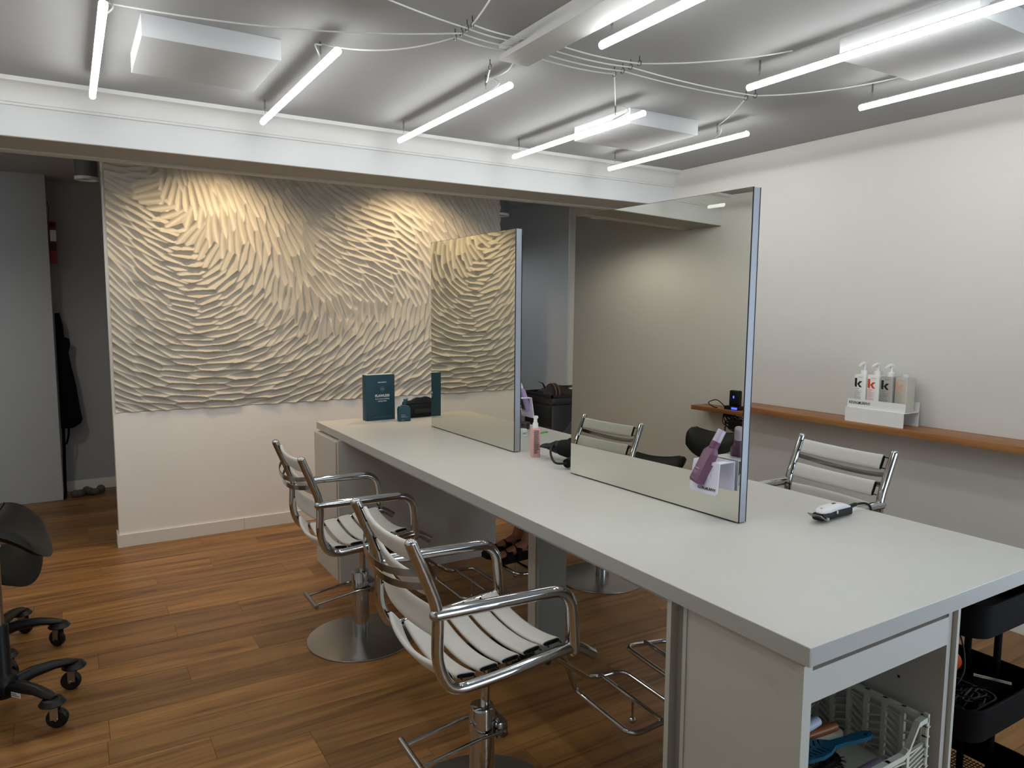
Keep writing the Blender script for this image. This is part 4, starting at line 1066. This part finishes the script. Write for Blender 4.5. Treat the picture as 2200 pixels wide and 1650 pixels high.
# cape: a draped bell over the shoulders, lap and knees
rings = []
for z, x0, x1, yw in ((1.225, -.16, -.03, .065), (1.195, -.19, .0, .13), (1.13, -.215, .045, .235), (.98, -.215, .10, .25), (.88, -.205, .22, .225), (.84, -.20, .34, .212), (.79, -.20, .47, .205), (.72, -.20, .525, .205), (.62, -.198, .535, .210), (.53, -.196, .54, .215)):
    cx, hx = (x0+x1)/2, (x1-x0)/2
    rings.append([(cx+hx*math.copysign(abs(math.cos(a))**.8, math.cos(a))*(1+.012*math.sin(9*a)), yw*math.copysign(abs(math.sin(a))**.8, math.sin(a))*(1+.015*math.sin(11*a)), z) for a in [i*2*PI/48 for i in range(48)]])
loft(MB(), rings, caps=False).build('cape', CAPE, per, ang=80)
for s in (1, -1):
    sd = []
    yc = s*.055-.07
    out = []
    for x, w in ((.485, .026), (.50, .034), (.56, .036), (.62, .042), (.68, .048), (.72, .046), (.74, .030)): out.append((x, w))
    poly = [(x, yc-w) for x, w in out]+[(x, yc+w) for x, w in reversed(out)]
    so = MB().prism(poly, .2165, .242).build('sandal_sole', BLACK_M, per, smooth=False)
    for x0_, wz, hh, tw in ((.655, .050, .054, .019), (.595, .046, .072, .018), (.528, .044, .095, .014)):
        rings = []
        for i in range(11):
            a = PI*i/10; y = yc+wz*math.cos(a); z = .229+hh*math.sin(a)
            rings.append([(x0_-tw, y, z), (x0_+tw, y, z), (x0_+tw, yc+(wz-.004)*math.cos(a), .229+(hh-.004)*math.sin(a)), (x0_-tw, yc+(wz-.004)*math.cos(a), .229+(hh-.004)*math.sin(a))])
        loft(MB(), rings).build('sandal_strap', BLACK_M, per, ang=40)

# ================================================================== tool cart beside the open cabinet
CART = mat('cart_enamel', '040405', .7, var=.05, spec=.12)
ct = thing('utility_cart', 'black three-tier metal utility cart under the worktop corner', 'cart', (2.325, 1.145, 0))
cw, cd = .42, .36
def tub(z0, z1, name='tier_tub', mesh_bottom=False):
    m = MB(); t_ = .003; o = rrect(cw, cd, .06, 6); i_ = rrect(cw-2*t_, cd-2*t_, .057, 6)
    n = len(o); V = [(x, y, z0) for x, y in o]+[(x, y, z1) for x, y in o]+[(x, y, z1) for x, y in i_]+[(x, y, z0+t_) for x, y in i_]
    Fc = []
    for k in range(n):
        k2 = (k+1) % n; Fc += [(k, k2, n+k2, n+k), (n+k, n+k2, 2*n+k2, 2*n+k), (2*n+k, 2*n+k2, 3*n+k2, 3*n+k)]
    if not mesh_bottom: Fc += [tuple(range(n-1, -1, -1)), tuple(3*n+k for k in range(n))]
    m.add(V, Fc)
    if mesh_bottom:
        for k in range(1, 28): m.box(-cw/2+.004+k*.0147-.001, -cw/2+.004+k*.0147+.001, -cd/2+.01, cd/2-.01, z0, z0+.002)
        for k in range(1, 33): m.box(-cw/2+.01, cw/2-.01, -cd/2+.004+k*.0109-.001, -cd/2+.004+k*.0109+.001, z0, z0+.002)
    tb = m.build(name, CART, ct)
    MB().tube([(x, y, z1) for x, y in o], .004, n=8, closed=True).build('rolled_rim', CART, tb)
tub(.688, .782); tub(.380, .472); tub(.10, .19, mesh_bottom=True)
for s in (-1, 1):
    for d in (-.025, .025):
        MB().cyl((s*(cw/2-.012), d*1.8, .05), (s*(cw/2-.012), d*1.8, .78), .011, n=14).build('upright', CART, ct)
for x in (-.16, .16):
    for y in (-.14, .14):
        MB().cyl((x-.01, y, .03), (x+.01, y, .03), .03, n=18).box(x-.014, x+.014, y-.012, y+.012, .05, .10).build('caster', BLACK, ct)
# things in the middle tier
def intub(x, y): return (2.325+x, 1.145+y, .384)
tray = thing('wire_tray', 'black shallow tray of tangled cables in the cart', 'tray', (2.238, 1.085, .390))
o = rrect(.19, .18, .04, 4); m = MB(); n = len(o); i_ = rrect(.18, .17, .036, 4)
V = [(x, y, 0) for x, y in o]+[(x, y, .065) for x, y in o]+[(x, y, .065) for x, y in i_]+[(x, y, .004) for x, y in i_]; Fc = [tuple(range(n-1, -1, -1)), tuple(3*n+k for k in range(n))]
for k in range(n):
    k2 = (k+1) % n; Fc += [(k, k2, n+k2, n+k), (n+k, n+k2, 2*n+k2, 2*n+k), (2*n+k, 2*n+k2, 3*n+k2, 3*n+k)]
m.add(V, Fc).build('tray_body', BLACK, tray)
rc = random.Random(9)
cm = MB()
for k in range(12):
    pts = [(rc.uniform(-.078, .078), rc.uniform(-.072, .072), rc.uniform(.02, .082)) for _ in range(7)]
    cm.tube(spline(pts, 6), .003, n=6)
cords = cm.build('cable_tangle', BLACK, None); cords.location = (2.238, 1.085, .396)
tag(cords, 'tangle of thin black cables heaped in the cart tray', 'cables')
tag(MB().tube(spline([(2.28, 1.10, .455), (2.32, 1.10, .50), (2.335, 1.12, .58), (2.30, 1.14, .65), (2.28, 1.16, .687)], 8), .003, n=8).build('loose_cord', BLACK), 'single black cord rising from the cart tray to the tier above', 'cord')
sp_ = MB(); M = frame((2.412, 1.06, .384), (.41, -.91, 0), (0, 0, 1))
sp_.box(-.05, .05, 0, .075, 0, .004, M=M).box(-.05, .05, .071, .075, -.010, .010, M=M)
tag(sp_.build('metal_plate', STEEL, smooth=False), 'pale metal strip standing on edge in the cart tub', 'metal strip')
ob_ = MB().sphere(intub(-.135, .085), .001); 
ob_ = MB().lathe([(.005, -.03), (.032, -.022), (.036, 0), (.032, .022), (.005, .03)], 24, M=Matrix.Translation((2.425, 1.20, .455)) @ Matrix.Rotation(PI/2, 4, 'Y'))
ob_.cyl((2.425, 1.20, .384), (2.425, 1.20, .45), .012, n=12)
tag(ob_.build('orange_brush', mat('orange_plastic', 'd2561f', .4)), 'orange round brush end standing in the cart beside the cabinet', 'brush')

# ================================================================== crate with brushes in the open cabinet
CRT = mat('crate_plastic', 'c6c6b8', .45)
cx0, cx1, cy0, cy1, cz0, cz1 = 1.375, 1.872, .968, 1.30, .369, .545
cr = thing('plastic_crate', 'cream folding plastic crate with latticed sides in the cabinet', 'crate', ((cx0+cx1)/2, (cy0+cy1)/2, cz0))
hw_, hd_, hh_ = (cx1-cx0)/2, (cy1-cy0)/2, cz1-cz0
def lattice(mb, W, H, M, cut):
    """side wall: rim, posts and herring-bone bars; cut = dip of the rim in the middle"""
    t0, t1 = -.004, .004
    def rim(u): return H - (cut*max(0, min(1, (W*.42-abs(u))/(W*.10))) if cut else 0)
    us = np.linspace(-W/2, W/2, 25)
    for a, b in zip(us[:-1], us[1:]):
        za, zb = rim(a), rim(b)
        mb.prism([(a, za-.014), (b, zb-.014), (b, zb), (a, za)], t0-.003, t1+.004, M=M)
    mb.box(-W/2, W/2, 0, .012, t0, t1, M=M)
    for k in range(7):
        u = -W/2+W*k/6; mb.box(max(-W/2, u-.006), min(W/2, u+.006), 0, rim(u), t0-.001, t1+.002, M=M)
    for k in range(6):
        ua, ub = -W/2+W*k/6+.004, -W/2+W*(k+1)/6-.004; top = min(rim(ua), rim(ub))-.012; sgn = 1 if k % 2 else -1
        rows = 7
        for r in range(rows):
            z0 = .012+(top-.012)*r/rows; dz = sgn*.020*(1 if r < rows-1 else .3)
            za, zb = max(.008, min(top, z0)), max(.008, min(top+.004, z0+dz))
            mb.prism([(ua, za), (ub, zb), (ub, zb+.0045), (ua, za+.0045)], t0, t1, M=M)
    return mb
lattice(MB(), 2*hw_, hh_, frame((0, -hd_+.004, 0), (1, 0, 0), (0, 0, 1)), .072).build('front_wall', CRT, cr, smooth=False)
lattice(MB(), 2*hw_, hh_, frame((0, hd_-.004, 0), (1, 0, 0), (0, 0, 1)), .0).build('rear_wall', CRT, cr, smooth=False)
lattice(MB(), 2*hd_-.02, hh_, frame((hw_-.004, 0, 0), (0, 1, 0), (0, 0, 1)), .0).build('side_wall', CRT, cr, smooth=False)
lattice(MB(), 2*hd_-.02, hh_, frame((-hw_+.004, 0, 0), (0, 1, 0), (0, 0, 1)), .0).build('side_wall', CRT, cr, smooth=False)
for s in (-1, 1):
    m = MB()
    for k in range(6): m.box(s*hw_-.006, s*hw_+.006, -hd_-.006, -hd_+.012, .012+k*.027, .016+k*.027)
    m.box(s*hw_-.004, s*hw_+.004, -hd_-.004, -hd_+.008, 0, hh_+.008); m.build('corner_hinge', CRT, cr, smooth=False)
MB().box(-hw_+.01, hw_-.01, -hd_+.01, hd_-.01, 0, .004).build('crate_floor', CRT, cr, smooth=False)
def brush(p0, p1, body, label, kind='round', bm_=None):
    p0, p1 = Vector(p0), Vector(p1); z = (p1-p0).normalized(); t = thing('hair_brush', label, 'hair brush', tuple(p0), 0, 'brushes in the crate')
    y = Vector((0, 0, 1)); y = (y-z*y.dot(z)).normalized(); x = y.cross(z)
    t.rotation_euler = Matrix((x, y, z)).transposed().to_euler(); L = (p1-p0).length
    if kind == 'round':
        MB().tube([(0, 0, .10), (0, 0, .12), (0, 0, L-.03), (0, 0, L-.006), (0, 0, L)], [.010, .012, .013, .012, .006], n=16).build('handle', body, t)
        MB().tube([(0, 0, 0), (0, 0, .11)], .016, n=16).build('barrel', BLACK, t)
        b = MB(); r = random.Random(1)
        for i in range(240):
            a = r.uniform(0, 2*PI); zz = r.uniform(.004, .105); c, s = math.cos(a), math.sin(a); b.tube([(c*.015, s*.015, zz), (c*.032, s*.032, zz)], .0007, n=3, caps=False)
        o = b.build('bristles', bm_ or BLACK, t); o['kind'] = 'stuff'
    else:
        hole = [(.006*math.cos(a), L-.022+.008*math.sin(a)) for a in [i*PI/6 for i in range(12)]]
        pr = [(0, .030), (.03, .036), (.07, .037), (.10, .028), (.125, .012), (.16, .011), (.19, .014), (L-.012, .013), (L, .005)]
        out = [(-w, zz) for zz, w in pr]+[(w, zz) for zz, w in reversed(pr)]
        slots = []
        for k in range(6):
            zz = .015+k*.014
            for s in (-1, 1): slots.append([(s*.004, zz), (s*.026, zz+.012), (s*.026, zz+.017), (s*.004, zz+.005)])
        MB().prism(out, -.005, .005, M=frame((0, 0, 0), (1, 0, 0), (0, 0, 1)), holes=[hole]+slots).build('paddle', body, t, smooth=False)
        b = MB()
        for i in range(40): b.cyl(((i % 5-2)*.011, -.005, .012+(i//5)*.011), ((i % 5-2)*.011, -.022, .012+(i//5)*.011), .0008, n=4)
        b.build('bristles', BLACK, t, smooth=False)
    return t
TB = mat('petrol_plastic', '0c4a63', .35); CW = mat('copper_wood', '8a4a26', .4, var=.15); PLB = mat('powder_blue', 'aab4c8', .3)
brush((1.50, 1.10, .485), (1.735, 1.035, .505), TB, 'petrol blue vent brush with slotted paddle in the crate', 'vent')
brush((1.46, 1.16, .475), (1.70, 1.11, .50), CW, 'round brush with a copper wood handle in the crate')
brush((1.43, 1.13, .500), (1.645, 1.125, .525), PLB, 'round brush with a powder blue handle in the crate')
brush((1.50, 1.03, .415), (1.74, 1.01, .44), mat('lilac_plastic', '8d7f96', .35), 'round brush with a dusky lilac handle low in the crate')
brush((1.44, 1.03, .45), (1.60, 1.22, .43), BLACK, 'all-black round brush at the bottom of the crate')
brush((1.63, 1.01, .412), (1.44, 1.0, .43), BLACK, 'black bristled round brush by the crate front')
brush((1.70, 1.20, .408), (1.50, 1.245, .43), BLACK_M, 'matt black round brush by the crate rear wall')
brush((1.70, 1.11, .408), (1.50, 1.07, .415), BLACK_M, 'matt black round brush under the vent brush')
brush((1.62, 1.22, .405), (1.83, 1.18, .405), mat('cream_wood', 'a9a58f', .5), 'round brush with a cream handle lying on the crate floor')

# ================================================================== things in the rear left passage
AP = mat('apron_cloth', '07090b', .9, var=.1, bump=.3, spec=.15)
ap = thing('apron', 'black apron hanging in the rear passage with dangling ties', 'apron', (-.096, 7.14, 1.55))
rings = []
for z, w, d in ((0, .035, .02), (-.10, .055, .03), (-.20, .06, .04), (-.215, .095, .05), (-.26, .10, .05), (-.33, .085, .05), (-.45, .10, .055), (-.60, .125, .06), (-.80, .145, .065), (-.90, .160, .07), (-.935, .145, .07), (-.965, .10, .05)):
    rings.append([(.004+w*(.5+.5*math.cos(a)), d*math.sin(a)*(1+.15*math.sin(5*a)), z) for a in [i*2*PI/20 for i in range(20)]])
loft(MB(), rings).build('cloth', AP, ap, ang=70)
def ribbon(pts, w, nm, par):
    m = MB(); rings = [[(p[0]-w, p[1]-.001, p[2]), (p[0]+w, p[1]-.001, p[2]), (p[0]+w, p[1]+.001, p[2]), (p[0]-w, p[1]+.001, p[2])] for p in spline(pts, 6)]
    return loft(m, rings).build(nm, AP, par, ang=60)
ribbon([(.02, -.06, -.93), (.018, -.07, -1.10), (.014, -.075, -1.25), (.010, -.08, -1.42), (.004, -.13, -1.54), (-.05, -.16, -1.546)], .012, 'tie', ap)
ribbon([(.06, -.04, -.95), (.055, -.05, -1.02), (.04, -.06, -1.08), (.03, -.06, -1.10)], .008, 'tie', ap)
MB().tube([(-.0, 0, .03), (.03, 0, .03), (.035, 0, .05)], .005, n=8).build('wall_hook', CHROME_D, ap)
REDC = mat('red_card', '8c2030', .5)
hp = thing('hanging_pack', 'dark red and white pack hanging on the wall above the apron', 'package', (-.098, 7.12, 1.955))
MB().box(-.004, .052, -.02, .02, 0, .34, bev=.004).build('pack', REDC, hp)
MB().box(.008, .050, -.0212, -.0202, .18, .27).build('white_panel', WHITEP, hp, smooth=False)
MB().box(.004, .048, -.0214, -.0203, .29, .325).build('dark_panel', mat('dark_print', '23202a', .5), hp, smooth=False)
MB().box(.006, .046, -.0214, -.0203, .10, .165).build('dark_panel', mat('dark_print', '23202a', .5), hp, smooth=False)
MB().tube([(.0, 0, .34), (.01, 0, .44), (.0, 0, .50)], .002, n=6).build('string', AP, hp)
gl = MB(); r = random.Random(4)
for k in range(6):
    gl.sphere((-.01+.035*k+r.uniform(-.01, .01), 7.08+r.uniform(-.05, .05), .03), .03, 10, 7, (1.2, .9, .9+r.random()*.6))
tag(gl.build('crumpled_bag', mat('dull_bag', '4a4744', .6, var=.3)), 'crumpled grey bag on the floor beneath the apron', 'bag')
